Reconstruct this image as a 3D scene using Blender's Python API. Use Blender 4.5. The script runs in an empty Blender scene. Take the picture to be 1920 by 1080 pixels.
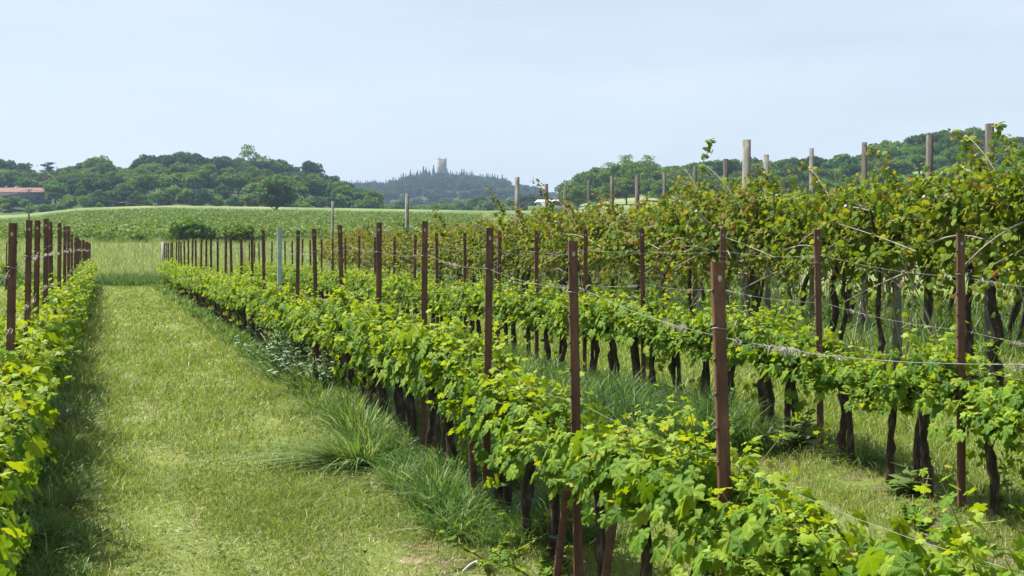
import bpy, math, random
import numpy as np
from mathutils import Vector
R = math.radians
rng = np.random.default_rng(7)
random.seed(7)
F = 2600.0            # focal length in photograph pixels (1920 wide)
HY = 445.0            # horizon row of the photograph
SL = -0.2942          # the vine rows run along (SL, 1)
RZ = math.atan(-SL)

# ------------------------------------------------------------------ scene, camera, light
scn = bpy.context.scene
COL = scn.collection
cam_d = bpy.data.cameras.new('camera'); cam = bpy.data.objects.new('camera', cam_d); COL.objects.link(cam)
cam.location = (0, 0, 0); cam.rotation_euler = (R(90), 0, 0)
cam_d.sensor_width = 36; cam_d.lens = 36*F/1920
cam_d.shift_y = -(540-HY)/1920
cam_d.clip_start = 0.05; cam_d.clip_end = 9000
scn.camera = cam
scn.view_settings.view_transform = 'Standard'; scn.view_settings.look = 'None'
scn.view_settings.exposure = 1.22; scn.view_settings.gamma = 1
SUN_AZ, SUN_EL = 56, 57      # degrees left of the view direction, height
sun_dir = Vector((-math.sin(R(SUN_AZ))*math.cos(R(SUN_EL)), math.cos(R(SUN_AZ))*math.cos(R(SUN_EL)), math.sin(R(SUN_EL))))
sd = bpy.data.lights.new('sun', 'SUN'); sd.energy = 5.0; sd.angle = R(0.53); sd.color = (1, 0.955, 0.87)
so = bpy.data.objects.new('sun', sd); COL.objects.link(so); so.rotation_euler = sun_dir.to_track_quat('Z', 'Y').to_euler()
w = bpy.data.worlds.new('World'); scn.world = w; w.use_nodes = True
nt = w.node_tree; nt.nodes.clear()
out = nt.nodes.new('ShaderNodeOutputWorld'); bg = nt.nodes.new('ShaderNodeBackground')
sky = nt.nodes.new('ShaderNodeTexSky'); sky.sky_type = 'NISHITA'; sky.sun_disc = False
sky.sun_elevation = R(SUN_EL); sky.sun_rotation = R(-SUN_AZ)
sky.air_density = 1.0; sky.dust_density = 1.6; sky.ozone_density = 1.0
tc = nt.nodes.new('ShaderNodeTexCoord'); mp = nt.nodes.new('ShaderNodeMapping'); mp.inputs['Scale'].default_value = (1.2, 1.2, 7)
nz = nt.nodes.new('ShaderNodeTexNoise'); nz.inputs['Scale'].default_value = 2.2; nz.inputs['Detail'].default_value = 6; nz.inputs['Roughness'].default_value = 0.55
rp = nt.nodes.new('ShaderNodeMapRange'); rp.inputs['From Min'].default_value = 0.35; rp.inputs['From Max'].default_value = 0.8
rp.inputs['To Min'].default_value = 0.5; rp.inputs['To Max'].default_value = 0.92
mx = nt.nodes.new('ShaderNodeMix'); mx.data_type = 'RGBA'
nt.links.new(tc.outputs['Generated'], mp.inputs[0]); nt.links.new(mp.outputs[0], nz.inputs['Vector'])
nt.links.new(nz.outputs[0], rp.inputs[0]); nt.links.new(rp.outputs[0], mx.inputs['Factor'])
nt.links.new(sky.outputs[0], mx.inputs['A']); mx.inputs['B'].default_value = (6.6, 7.35, 8.2, 1)   # thin high cloud veil
nt.links.new(mx.outputs['Result'], bg.inputs[0]); bg.inputs[1].default_value = 0.055
nt.links.new(bg.outputs[0], out.inputs[0])
try:
    scn.cycles.max_bounces = 6; scn.cycles.transmission_bounces = 4; scn.cycles.diffuse_bounces = 3
    scn.cycles.glossy_bounces = 2; scn.cycles.transparent_max_bounces = 4; scn.cycles.volume_bounces = 0
except Exception: pass

# ------------------------------------------------------------------ terrain
UL = [-400, 0, 30, 62, 85, 105, 140, 165, 190, 225, 250, 270, 300, 350, 375, 400, 430, 450, 490, 520, 540, 560, 585, 615, 640, 680, 700]
SLF = [300, 300, 300, 312, 312, 314, 303, 296, 293, 302, 302, 287, 283, 280, 282, 287, 292, 289, 292, 291, 298, 314, 308, 324, 332, 352, 364]
UR = [1040, 1060, 1080, 1130, 1160, 1200, 1240, 1260, 1290, 1330, 1400, 1475, 1500, 1520, 1560, 1600, 1640, 1680, 1720, 1760, 1800, 1840, 1870, 1920, 2500]
SRT = [375, 350, 325, 305, 296, 289, 292, 304, 301, 293, 291, 281, 290, 284, 286, 276, 264, 253, 250, 241, 233, 238, 250, 250, 245]
UK = [400, 600, 665, 690, 720, 745, 770, 790, 820, 845, 870, 900, 925, 945, 960, 985, 1010, 1030, 1060, 1300]
SKT = [350, 345, 343, 341, 344, 336, 329, 325, 324, 326, 326, 332, 332, 337, 345, 348, 351, 362, 362, 370]
NEARY = [-50, 0, 5.8, 7.6, 9.5, 11.2, 13, 15, 18.4, 27, 40, 54, 60]
NEARZ = [-2.1, -2.05, -2.0, -1.92, -1.84, -1.77, -1.76, -1.77, -1.81, -1.86, -1.97, -2.1, -2.15]
YK = [60, 78, 122, 300, 335, 400, 430, 560, 800, 1500, 2600]
def gv(X, Y):
    X = np.asarray(X, float); Y = np.asarray(Y, float)
    Yc = np.maximum(Y, 30.0); u = 960+F*X/Yc
    gc = (HY-np.interp(u, UL, SLF)-51)*560/F
    gr = (HY-np.interp(u, UR, SRT)-60)*430/F
    gk = (HY-np.interp(u, UK, SKT)-15)*1500/F
    rt = np.clip((u-1000)/80, 0, 1); mid = np.clip((u-640)/60, 0, 1)
    gl = gc*(1-mid)+7.5*mid
    rdg = np.interp(u, [-200, 0, 60, 140, 300, 700, 900], [38, 40, 44, 55, 60, 54, 50])*335/F
    one = np.ones_like(u)
    k = [-2.15*one, -2.2*one, -0.32*one,
         (rdg-2.3)*(1-rt)+4.5*rt, rdg*(1-rt)+(5+.25*(gr-5))*rt, (rdg+.2)*(1-rt)+(5+.8*(gr-5))*rt,
         (rdg+.35*(np.minimum(gl, 30)-rdg)*(1-mid))*(1-rt)+gr*rt, gl*(1-rt)+gr*rt, (gl*.5+3)*(1-rt)+gr*.7*rt, gk, gk*.35]
    z = k[0]+0*Y
    for i in range(len(YK)-1):
        a = np.clip((Y-YK[i])/(YK[i+1]-YK[i]), 0, 1); a = a*a*(3-2*a)*.5+a*.5
        z = z+(k[i+1]-k[i])*a
    zn = np.interp(Y, NEARY, NEARZ)
    b = 0.035*np.sin(X*1.3+.7*Y)*np.sin(Y*.9-.4*X)
    return np.where(Y < 60, zn+b*np.clip((60-Y)/8, 0, 1), z)
def g(x, y): return float(gv(x, y))
def atpx(u, Y): return (u-960)/F*Y           # X of a picture column at depth Y (for reading positions off the photo)

# ------------------------------------------------------------------ mesh helpers
class MB:
    def __init__(s): s.v = []; s.f = []; s.m = []; s.uv = []; s.n = 0; s.hasuv = False
    def add(s, v, f, mi=0, uv=None):
        v = np.asarray(v, float).reshape(-1, 3); f = np.asarray(f, int)
        s.v.append(v); s.f.append(f+s.n); s.m.append(np.full(len(f), mi)); s.n += len(v)
        if uv is not None: s.hasuv = True
        s.uv.append(np.zeros((len(v), 2)) if uv is None else uv)
        return s
    def mesh(s, name, mats, smooth=False):
        me = bpy.data.meshes.new(name)
        v = np.concatenate(s.v); me.vertices.add(len(v)); me.vertices.foreach_set('co', v.astype(np.float32).ravel())
        loops = np.concatenate([f.ravel() for f in s.f]); tot = np.concatenate([np.full(len(f), f.shape[1]) for f in s.f])
        me.loops.add(len(loops)); me.loops.foreach_set('vertex_index', loops.astype(np.int32))
        me.polygons.add(len(tot)); me.polygons.foreach_set('loop_start', (np.cumsum(tot)-tot).astype(np.int32))
        me.polygons.foreach_set('material_index', np.concatenate(s.m).astype(np.int32))
        if smooth: me.polygons.foreach_set('use_smooth', np.ones(len(tot), bool))
        if s.hasuv:
            l = me.uv_layers.new(name='UVMap'); uv = np.concatenate(s.uv)[loops]
            l.data.foreach_set('uv', uv.astype(np.float32).ravel())
        me.update(calc_edges=True)
        for m in (mats if isinstance(mats, (list, tuple)) else [mats]): me.materials.append(m)
        return me
    def build(s, name, mats, parent=None, smooth=False):
        return link(name, s.mesh(name, mats, smooth), parent)
def link(name, me, parent=None):
    o = bpy.data.objects.new(name, me); COL.objects.link(o)
    if parent is not None: o.parent = parent
    return o
def tag(o, label=None, cat=None, group=None, kind=None):
    if label: o['label'] = label
    if cat: o['category'] = cat
    if group: o['group'] = group
    if kind: o['kind'] = kind
    return o
def empty(name, loc, rz=0, label=None, cat=None, group=None):
    o = bpy.data.objects.new(name, None); COL.objects.link(o); o.location = loc; o.rotation_euler = (0, 0, rz)
    o.empty_display_size = .1
    return tag(o, label, cat, group)
def tube(mb, pts, rad, sides=6, mi=0, cap=True):
    pts = np.asarray(pts, float); n = len(pts); rad = np.broadcast_to(rad, (n,)) if np.ndim(rad) < 2 else rad
    t = np.gradient(pts, axis=0); t /= np.linalg.norm(t, axis=1)[:, None]+1e-9
    ref = np.array([1., 0, 0]) if abs(t[0][0]) < .8 else np.array([0, 1., 0])
    a = np.cross(t, ref); a /= np.linalg.norm(a, axis=1)[:, None]+1e-9; b = np.cross(t, a)
    th = np.linspace(0, 2*math.pi, sides, endpoint=False)
    ring = pts[:, None]+(np.cos(th)[None, :, None]*a[:, None]+np.sin(th)[None, :, None]*b[:, None])*np.asarray(rad)[:, None, None]
    v = ring.reshape(-1, 3); i = np.arange(n-1)[:, None]*sides; j = np.arange(sides)[None]; jn = (j+1) % sides
    f = np.stack([i+j, i+jn, i+sides+jn, i+sides+j], -1).reshape(-1, 4)
    mb.add(v, f, mi)
    if cap:
        c = np.arange(1, sides-1); z = np.zeros_like(c)
        mb.add(v[-sides:], np.stack([z, c, c+1], 1), mi); mb.add(v[:sides], np.stack([z, c+1, c], 1), mi)
def box(mb, c, s, mi=0, rz=0.0, taper=1.0):
    x, y, z = np.array(s)/2.0
    v = np.array([[-x, -y, -z], [x, -y, -z], [x, y, -z], [-x, y, -z], [-x*taper, -y*taper, z], [x*taper, -y*taper, z], [x*taper, y*taper, z], [-x*taper, y*taper, z]])
    cr, sr = math.cos(rz), math.sin(rz); v = np.stack([v[:, 0]*cr-v[:, 1]*sr, v[:, 0]*sr+v[:, 1]*cr, v[:, 2]], 1)+np.array(c)
    mb.add(v, [[0, 3, 2, 1], [4, 5, 6, 7], [0, 1, 5, 4], [1, 2, 6, 5], [2, 3, 7, 6], [3, 0, 4, 7]], mi)
def nrm(a): return a/(np.linalg.norm(a, axis=-1, keepdims=True)+1e-9)
def leaves(mb, T, P, D, N, S, mi=0):
    """fan-shaped leaves: template T (origin first), positions, tip directions, normals, sizes"""
    P = np.asarray(P); n = len(P); m = len(T)
    D = nrm(D); X = nrm(np.cross(D, N)); N = np.cross(X, D)
    S = np.asarray(S)[:, None, None]
    curl = rng.uniform(.4, 1.6, (n, 1, 1))
    v = P[:, None]+S*(X[:, None]*T[None, :, 0:1]+D[:, None]*T[None, :, 1:2]+N[:, None]*T[None, :, 2:3]*curl)
    k = np.arange(1, m-1); tri = np.stack([np.zeros_like(k), k, k+1], 1)
    f = (np.arange(n)*m)[:, None, None]+tri[None]
    mb.add(v.reshape(-1, 3), f.reshape(-1, 3), mi, np.tile(T[:, :2], (n, 1)))
def polar(tbl):
    pts = [(a, r) for a, r in tbl]; full = [(-a, r) for a, r in reversed(pts) if a > 0]+pts
    full = sorted(full)
    v = [(0, 0, 0)]
    for a, r in full:
        x = math.sin(R(a))*r; y = math.cos(R(a))*r; v.append((x, y, -.26*abs(x)-.20*y*y+.05*math.cos(R(a*6))))
    return np.array(v)
T_VINE = polar([(0, 1.02), (9, .88), (17, .9), (27, .66), (33, .6), (44, .8), (55, .93), (64, .82), (74, .78), (88, .56), (100, .68), (114, .76), (128, .64), (145, .6), (162, .42), (172, .12)])
T_KIWI = polar([(0, 1.25), (22, .98), (48, .84), (78, .74), (105, .66), (135, .52), (162, .3)])
T_CLUMP = polar([(0, 1.0), (40, .55), (85, .9), (130, .5), (165, .7)])
T_CARD = polar([(0, 1.0), (60, .75), (140, .8)])

# ------------------------------------------------------------------ materials
def newmat(name):
    m = bpy.data.materials.new(name); m.use_nodes = True; t = m.node_tree; t.nodes.clear()
    o = t.nodes.new('ShaderNodeOutputMaterial'); return m, t, o
def N(t, typ, **k):
    n = t.nodes.new(typ)
    for a, b in k.items():
        if a in n.inputs: n.inputs[a].default_value = b
        else: setattr(n, a, b)
    return n
def math_(t, op, a, b=0.0, c=None, clamp=False):
    n = t.nodes.new('ShaderNodeMath'); n.operation = op; n.use_clamp = clamp
    for i, x in enumerate((a, b) if c is None else (a, b, c)):
        if isinstance(x, (int, float)): n.inputs[i].default_value = x
        else: t.links.new(x, n.inputs[i])
    return n.outputs[0]
def ramp(t, fac, stops):
    n = t.nodes.new('ShaderNodeValToRGB'); e = n.color_ramp.elements
    while len(e) < len(stops): e.new(.5)
    for i, (p, c) in enumerate(stops): e[i].position = p; e[i].color = (*c, 1)
    t.links.new(fac, n.inputs[0]); return n.outputs[0]
def mixc(t, f, a, b, blend='MIX'):
    n = t.nodes.new('ShaderNodeMix'); n.data_type = 'RGBA'; n.blend_type = blend
    for nm, x in (('Factor', f), ('A', a), ('B', b)):
        if isinstance(x, (int, float)): n.inputs[nm].default_value = x
        elif isinstance(x, tuple): n.inputs[nm].default_value = (*x, 1)
        else: t.links.new(x, n.inputs[nm])
    return n.outputs['Result']
def noise(t, vec, scale, detail=4, rough=.55):
    n = N(t, 'ShaderNodeTexNoise', Scale=scale, Detail=detail, Roughness=rough)
    if vec is not None: t.links.new(vec, n.inputs['Vector'])
    return n.outputs[0]
def sstep(t, x, a, b):
    n = N(t, 'ShaderNodeMapRange'); n.interpolation_type = 'SMOOTHSTEP'
    n.inputs['From Min'].default_value = a; n.inputs['From Max'].default_value = b
    t.links.new(x, n.inputs[0]); return n.outputs[0]
def bump(t, h, s, d=.02):
    n = N(t, 'ShaderNodeBump', Strength=s, Distance=d); t.links.new(h, n.inputs['Height']); return n.outputs[0]
def finish(t, o, col, rough=.8, nrmo=None, spec=.3, transl=None, tcol=None):
    p = N(t, 'ShaderNodeBsdfPrincipled', Roughness=rough); p.inputs['Specular IOR Level'].default_value = spec
    if isinstance(col, tuple): p.inputs['Base Color'].default_value = (*col, 1)
    else: t.links.new(col, p.inputs['Base Color'])
    if nrmo is not None: t.links.new(nrmo, p.inputs['Normal'])
    if transl:
        tr = t.nodes.new('ShaderNodeBsdfTranslucent'); t.links.new(tcol, tr.inputs[0])
        mxs = t.nodes.new('ShaderNodeMixShader'); mxs.inputs[0].default_value = transl
        t.links.new(p.outputs[0], mxs.inputs[1]); t.links.new(tr.outputs[0], mxs.inputs[2]); t.links.new(mxs.outputs[0], o.inputs[0])
    else: t.links.new(p.outputs[0], o.inputs[0])
def leafmat(name, stops, transl=.4, tmul=(1.5, 1.35, .5), veins=False, rough=.42, objvar=0.0, spec=.4):
    m, t, o = newmat(name)
    geo = t.nodes.new('ShaderNodeNewGeometry'); c = ramp(t, geo.outputs['Random Per Island'], stops)
    if objvar:
        oi = t.nodes.new('ShaderNodeObjectInfo'); hs = t.nodes.new('ShaderNodeHueSaturation')
        t.links.new(math_(t, 'MULTIPLY_ADD', oi.outputs['Random'], .05, .475), hs.inputs['Hue'])
        wv = math_(t, 'FRACT', math_(t, 'MULTIPLY', oi.outputs['Random'], 7.31))
        t.links.new(math_(t, 'MULTIPLY_ADD', wv, objvar*2, 1-objvar), hs.inputs['Value']); t.links.new(c, hs.inputs['Color']); c = hs.outputs[0]
    nb = None
    if veins:
        uv = t.nodes.new('ShaderNodeUVMap'); sx = t.nodes.new('ShaderNodeSeparateXYZ'); t.links.new(uv.outputs[0], sx.inputs[0])
        best = None
        for a in (0, 52, -52, 110, -110):
            s_, c_ = math.sin(R(a)), math.cos(R(a))
            al = math_(t, 'ADD', math_(t, 'MULTIPLY', sx.outputs[0], s_), math_(t, 'MULTIPLY', sx.outputs[1], c_))
            cr = math_(t, 'ABSOLUTE', math_(t, 'SUBTRACT', math_(t, 'MULTIPLY', sx.outputs[0], c_), math_(t, 'MULTIPLY', sx.outputs[1], s_)))
            d = math_(t, 'ADD', cr, math_(t, 'MULTIPLY', math_(t, 'LESS_THAN', al, 0.0), 10.0))
            best = d if best is None else math_(t, 'MINIMUM', best, d)
        v = math_(t, 'SUBTRACT', 1.0, sstep(t, best, .008, .045))
        c = mixc(t, math_(t, 'MULTIPLY', v, .3), c, (.26, .34, .09))
        nb = bump(t, math_(t, 'ADD', sstep(t, best, 0, .25), noise(t, uv.outputs[0], 9, 2)), .5, .01)
    tcn = mixc(t, 1.0, c, tmul, 'MULTIPLY')
    finish(t, o, c, rough, nb, spec, transl, tcn); return m
M = {}
M['vine_leaf'] = leafmat('vine_leaf', [(0, (.055, .135, .010)), (.35, (.105, .215, .013)), (.7, (.165, .275, .016)), (1, (.23, .32, .025))], .42, (1.7, 1.3, .3), True, .55, spec=.16)
M['vine_young'] = leafmat('vine_young_leaf', [(0, (.16, .275, .016)), (.5, (.23, .335, .023)), (.9, (.29, .365, .035)), (1, (.30, .30, .05))], .42, (1.45, 1.25, .45), False, .55, spec=.16)
M['kiwi_leaf'] = leafmat('pergola_leaf', [(0, (.055, .115, .012)), (.4, (.11, .19, .018)), (.75, (.17, .25, .025)), (.95, (.20, .26, .035)), (1, (.24, .28, .08))], .38, (1.7, 1.3, .35), True, .62, spec=.1)
M['kiwi_red'] = leafmat('bronze_leaf', [(0, (.12, .16, .02)), (.4, (.18, .16, .03)), (.8, (.18, .115, .035)), (1, (.21, .20, .05))], .32, (1.5, 1.15, .5), rough=.65, spec=.08)
M['wood_dark'] = leafmat('tree_leaf_dark', [(0, (.02, .055, .011)), (.6, (.04, .095, .016)), (1, (.065, .13, .021))], .25, (1.4, 1.3, .5), rough=.6, objvar=.25, spec=.15)
M['wood_mid'] = leafmat('tree_leaf_mid', [(0, (.048, .11, .012)), (.6, (.085, .165, .018)), (1, (.12, .21, .024))], .34, (1.4, 1.3, .5), rough=.6, objvar=.25, spec=.15)
M['wood_light'] = leafmat('tree_leaf_light', [(0, (.07, .14, .015)), (.6, (.11, .195, .022)), (1, (.15, .24, .032))], .32, (1.4, 1.3, .5), rough=.6, objvar=.2, spec=.15)
M['solo'] = leafmat('solitary_tree_leaf', [(0, (.03, .075, .012)), (.6, (.06, .13, .018)), (1, (.11, .19, .026))], .2, (1.4, 1.3, .5), rough=.6, spec=.15)
M['cypress'] = leafmat('cypress_leaf', [(0, (.015, .035, .016)), (1, (.03, .055, .022))], .1, rough=.7, objvar=.2, spec=.1)
M['field_leaf'] = leafmat('field_vine_leaf', [(0, (.06, .125, .016)), (.6, (.115, .19, .026)), (1, (.18, .24, .04))], .3, rough=.6, spec=.2)
def grassmat(name, stops, tr=.35):
    m, t, o = newmat(name); geo = t.nodes.new('ShaderNodeNewGeometry')
    c = ramp(t, geo.outputs['Random Per Island'], stops)
    big = sstep(t, noise(t, geo.outputs['Position'], .7, 3), .35, .7)
    c = mixc(t, math_(t, 'MULTIPLY', big, .3), c, (.20, .24, .05))
    finish(t, o, c, .5, None, .25, tr, mixc(t, 1.0, c, (1.3, 1.25, .6), 'MULTIPLY')); return m
M['mown'] = grassmat('mown_grass_blade', [(0, (.085, .155, .02)), (.5, (.165, .245, .038)), (.78, (.25, .31, .07)), (.92, (.38, .38, .15)), (1, (.50, .46, .27))])
M['lush'] = grassmat('lush_grass_blade', [(0, (.035, .09, .016)), (.5, (.065, .15, .026)), (.85, (.12, .22, .045)), (1, (.27, .31, .12))])
M['bluegrass'] = grassmat('tussock_blade', [(0, (.045, .11, .022)), (.5, (.09, .185, .038)), (.82, (.18, .28, .08)), (1, (.42, .44, .24))])
M['dusky'] = grassmat('dark_grass_blade', [(0, (.02, .065, .014)), (.5, (.042, .115, .024)), (.85, (.085, .175, .042)), (1, (.18, .25, .09))])  # deep green blades of the tall alley grass and the meadow front
M['meadow'] = grassmat('meadow_blade', [(0, (.11, .17, .045)), (.5, (.19, .25, .08)), (1, (.32, .35, .17))])
M['straw'] = leafmat('straw', [(0, (.26, .22, .11)), (.6, (.40, .36, .2)), (1, (.52, .48, .32))], .1, (1, 1, .8), rough=.7)
M['clover'] = leafmat('turf_weed_leaf', [(0, (.07, .14, .025)), (1, (.14, .22, .04))], .3, rough=.6, spec=.15)
def ground_material():
    m, t, o = newmat('ground_cover'); geo = t.nodes.new('ShaderNodeNewGeometry'); P = geo.outputs['Position']
    s = t.nodes.new('ShaderNodeSeparateXYZ'); t.links.new(P, s.inputs[0]); x, y = s.outputs[0], s.outputs[1]
    n1 = noise(t, P, .45, 4); n2 = noise(t, P, 3.5, 5, .65); n3 = noise(t, P, 28, 5, .7); n4 = noise(t, P, 140, 3, .7)
    tt = math_(t, 'ADD', x, math_(t, 'MULTIPLY', y, -SL)); tt = math_(t, 'ADD', tt, math_(t, 'MULTIPLY_ADD', n2, .5, -.25))
    grass = ramp(t, n3, [(.25, (.05, .085, .014)), (.5, (.12, .175, .028)), (.72, (.21, .25, .06))])
    grass = mixc(t, sstep(t, n4, .5, .72), grass, (.24, .25, .10))
    grass = mixc(t, math_(t, 'MULTIPLY', sstep(t, n1, .35, .65), .45), grass, (.17, .20, .05))
    soil = ramp(t, n3, [(.3, (.05, .035, .022)), (.55, (.13, .095, .06)), (.75, (.26, .21, .13))])
    straw = ramp(t, n4, [(.3, (.15, .12, .06)), (.6, (.33, .28, .16)), (.8, (.42, .38, .25))])
    def band(c, w): return math_(t, 'SUBTRACT', 1.0, sstep(t, math_(t, 'ABSOLUTE', math_(t, 'SUBTRACT', tt, c)), w*.55, w))
    near = math_(t, 'SUBTRACT', 1.0, sstep(t, y, 30, 58))
    trk = math_(t, 'MULTIPLY', math_(t, 'MAXIMUM', band(.42, .3), band(1.55, .32)), math_(t, 'MULTIPLY', near, sstep(t, n2, .3, .62)))
    grass = mixc(t, math_(t, 'MULTIPLY', trk, .4), grass, (.19, .21, .08))
    grass = mixc(t, math_(t, 'MULTIPLY', sstep(t, noise(t, P, 1.3, 6, .7), .55, .68), .45), grass, (.26, .26, .13))
    bs = math_(t, 'MAXIMUM', band(-.35, .5), math_(t, 'MAXIMUM', band(2.35, .65), band(5.7, .7)))
    c = mixc(t, math_(t, 'MULTIPLY', math_(t, 'MULTIPLY', bs, near), sstep(t, n2, .38, .6)), grass, soil)
    sp = math_(t, 'MULTIPLY', math_(t, 'MULTIPLY', math_(t, 'MAXIMUM', band(1.75, .8), band(5.2, 1.2)), near), sstep(t, n2, .55, .68))
    c = mixc(t, math_(t, 'MULTIPLY', sp, .8), c, straw)
    n5 = noise(t, P, .06, 5, .6)
    mead = mixc(t, n5, (.12, .17, .055), (.22, .25, .11)); mead = mixc(t, sstep(t, n3, .4, .7), mead, (.10, .15, .05))
    c = mixc(t, sstep(t, y, 56, 64), c, mead)
    field = mixc(t, sstep(t, n5, .4, .6), (.055, .095, .025), (.10, .15, .04)); field = mixc(t, n2, field, (.09, .13, .03))
    c = mixc(t, sstep(t, math_(t, 'ADD', y, math_(t, 'MULTIPLY', n1, 6)), 118, 124), c, field)
    plat = mixc(t, sstep(t, n5, .35, .65), (.10, .16, .045), (.21, .23, .10))
    c = mixc(t, sstep(t, y, 318, 334), c, plat)
    c = mixc(t, sstep(t, y, 396, 415), c, (.03, .055, .015))
    finish(t, o, c, .95, bump(t, math_(t, 'ADD', n3, math_(t, 'MULTIPLY', n4, .4)), .8, .03), .1); return m
M['ground'] = ground_material()
def solid(name, stops, scale, rough=.7, bs=.3, stretch=None, spec=.3, obj=True, detail=6):
    m, t, o = newmat(name); tcn = t.nodes.new('ShaderNodeTexCoord'); v = tcn.outputs['Object']
    if stretch: mpn = t.nodes.new('ShaderNodeMapping'); mpn.inputs['Scale'].default_value = stretch; t.links.new(v, mpn.inputs[0]); v = mpn.outputs[0]
    if obj:
        oi = t.nodes.new('ShaderNodeObjectInfo'); va = t.nodes.new('ShaderNodeVectorMath'); va.operation = 'ADD'
        cb = t.nodes.new('ShaderNodeCombineXYZ'); t.links.new(math_(t, 'MULTIPLY', oi.outputs['Random'], 50.0), cb.inputs[2])
        t.links.new(v, va.inputs[0]); t.links.new(cb.outputs[0], va.inputs[1]); v = va.outputs[0]
    n = noise(t, v, scale, detail, .65); c = ramp(t, n, stops)
    finish(t, o, c, rough, bump(t, n, bs, .01), spec); return m
M['rust'] = solid('rusted_steel', [(.25, (.035, .018, .014)), (.45, (.085, .036, .024)), (.6, (.13, .055, .034)), (.8, (.24, .13, .085))], 14, .62, .25, (1, 1, .35), .35)
M['galv'] = solid('galvanised_steel', [(.3, (.22, .29, .30)), (.7, (.36, .43, .44))], 12, .5, .1, None, .4)
M['bark'] = solid('vine_bark', [(.3, (.015, .011, .009)), (.54, (.055, .041, .032)), (.74, (.17, .14, .11))], 26, .95, 1.0, (1, 1, .3), .1)
M['tbark'] = solid('tree_bark', [(.3, (.03, .023, .017)), (.7, (.10, .08, .06))], 3, .95, .5, None, .1)
M['cane'] = solid('dry_cane', [(.3, (.20, .16, .12)), (.7, (.46, .41, .35))], 14, .75, .2, None, .2)
M['redcane'] = solid('young_cane', [(.3, (.10, .075, .03)), (.7, (.19, .17, .06))], 14, .6, .2, None, .3)
M['shoot'] = solid('green_shoot', [(.3, (.13, .18, .04)), (.7, (.24, .2, .07))], 20, .5, .1, None, .3)
M['tendril'] = solid('dry_tendril', [(.3, (.16, .13, .10)), (.7, (.5, .46, .42))], 40, .7, .1, None, .2)
M['wire'] = solid('galvanised_wire', [(.3, (.15, .15, .145)), (.7, (.26, .26, .25))], 30, .5, .1, None, .5)
M['concrete'] = solid('weathered_concrete', [(.3, (.09, .088, .075)), (.55, (.19, .185, .165)), (.8, (.31, .30, .27))], 10, .9, .4, (1, 1, .5), .15)
M['pale'] = solid('pale_concrete', [(.3, (.28, .27, .24)), (.7, (.42, .41, .37))], 12, .85, .2, None, .2)
M['oldwood'] = solid('old_wood', [(.3, (.05, .045, .038)), (.6, (.115, .105, .09)), (.8, (.19, .178, .16))], 14, .9, .4, (1, 1, .15), .15)
M['stone'] = solid('tower_stone', [(.3, (.18, .16, .13)), (.7, (.34, .30, .25))], .9, .95, .3, None, .1)
M['tile'] = solid('roof_tile', [(.3, (.12, .06, .045)), (.7, (.21, .11, .08))], 1.5, .85, .3, None, .2)
M['plaster'] = solid('grey_plaster', [(.3, (.14, .155, .16)), (.7, (.2, .21, .215))], 1.2, .9, .1, None, .1)
M['white'] = solid('white_render', [(.3, (.38, .38, .37)), (.7, (.48, .48, .46))], 1.2, .85, .1, None, .2)
M['twine'] = solid('green_twine', [(.3, (.02, .16, .13)), (.7, (.04, .24, .2))], 60, .6, .1)
M['paint'] = solid('dark_car_paint', [(.3, (.012, .016, .03)), (.7, (.018, .024, .04))], 2, .25, 0, None, .5)
M['glass'] = solid('car_glass', [(.3, (.02, .025, .03)), (.7, (.03, .035, .04))], 2, .08, 0, None, .6)
M['rubber'] = solid('rubber', [(.3, (.015, .015, .015)), (.7, (.025, .025, .025))], 5, .8, .1)
M['window'] = solid('window_glass', [(.3, (.03, .035, .04)), (.7, (.05, .055, .06))], 2, .2, 0, None, .5)

# ------------------------------------------------------------------ ground sheet
def axis(knots):
    a = []
    for (p, q, s) in knots: a += list(np.arange(p, q, s))
    return np.array(a+[knots[-1][1]])
def ground():
    xs = axis([(-3400, -1000, 150), (-1000, -420, 20), (-420, -60, 7.5), (-60, -24, 3), (-24, 40, 1.0), (40, 60, 2.5), (60, 420, 7.5), (420, 1000, 20), (1000, 3400, 150)])
    ys = axis([(-180, -20, 20), (-20, 70, 1.0), (70, 140, 2.5), (140, 640, 7.0), (640, 1700, 25), (1700, 3400, 100)])
    Xg, Yg = np.meshgrid(xs, ys); Z = gv(Xg, Yg); v = np.stack([Xg, Yg, Z], -1).reshape(-1, 3)
    ny, nx = Xg.shape; i = (np.arange(ny-1)*nx)[:, None]+np.arange(nx-1)[None]
    f = np.stack([i, i+1, i+nx+1, i+nx], -1).reshape(-1, 4)
    tag(MB().add(v, f).build('ground', M['ground'], None, True), kind='structure')
    ys = np.arange(-6, 61.01, .5); rows = []
    for y in ys:
        e = .10*math.sin(y*1.7)+.07*math.sin(y*4.1+1)
        for k, tt in enumerate(np.linspace(-.02+e, 1.95+.8*e, 9)): rows.append((tt+SL*y, y))
    v = np.array(rows); z = ground_z(v[:, 0], v[:, 1])+.006; v = np.column_stack([v, z])
    i = (np.arange(len(ys)-1)*9)[:, None]+np.arange(8)[None]
    tag(MB().add(v, np.stack([i, i+1, i+10, i+9], -1).reshape(-1, 4)).build('path', M['ground'], None, True), kind='structure')
def ground_z(X, Y):      # height on the 1 m near grid (bilinear), so that laid sheets never dip under it
    x0 = np.floor(X); y0 = np.floor(Y); a = X-x0; b = Y-y0
    return gv(x0, y0)*(1-a)*(1-b)+gv(x0+1, y0)*a*(1-b)+gv(x0, y0+1)*(1-a)*b+gv(x0+1, y0+1)*a*b
ground()

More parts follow.
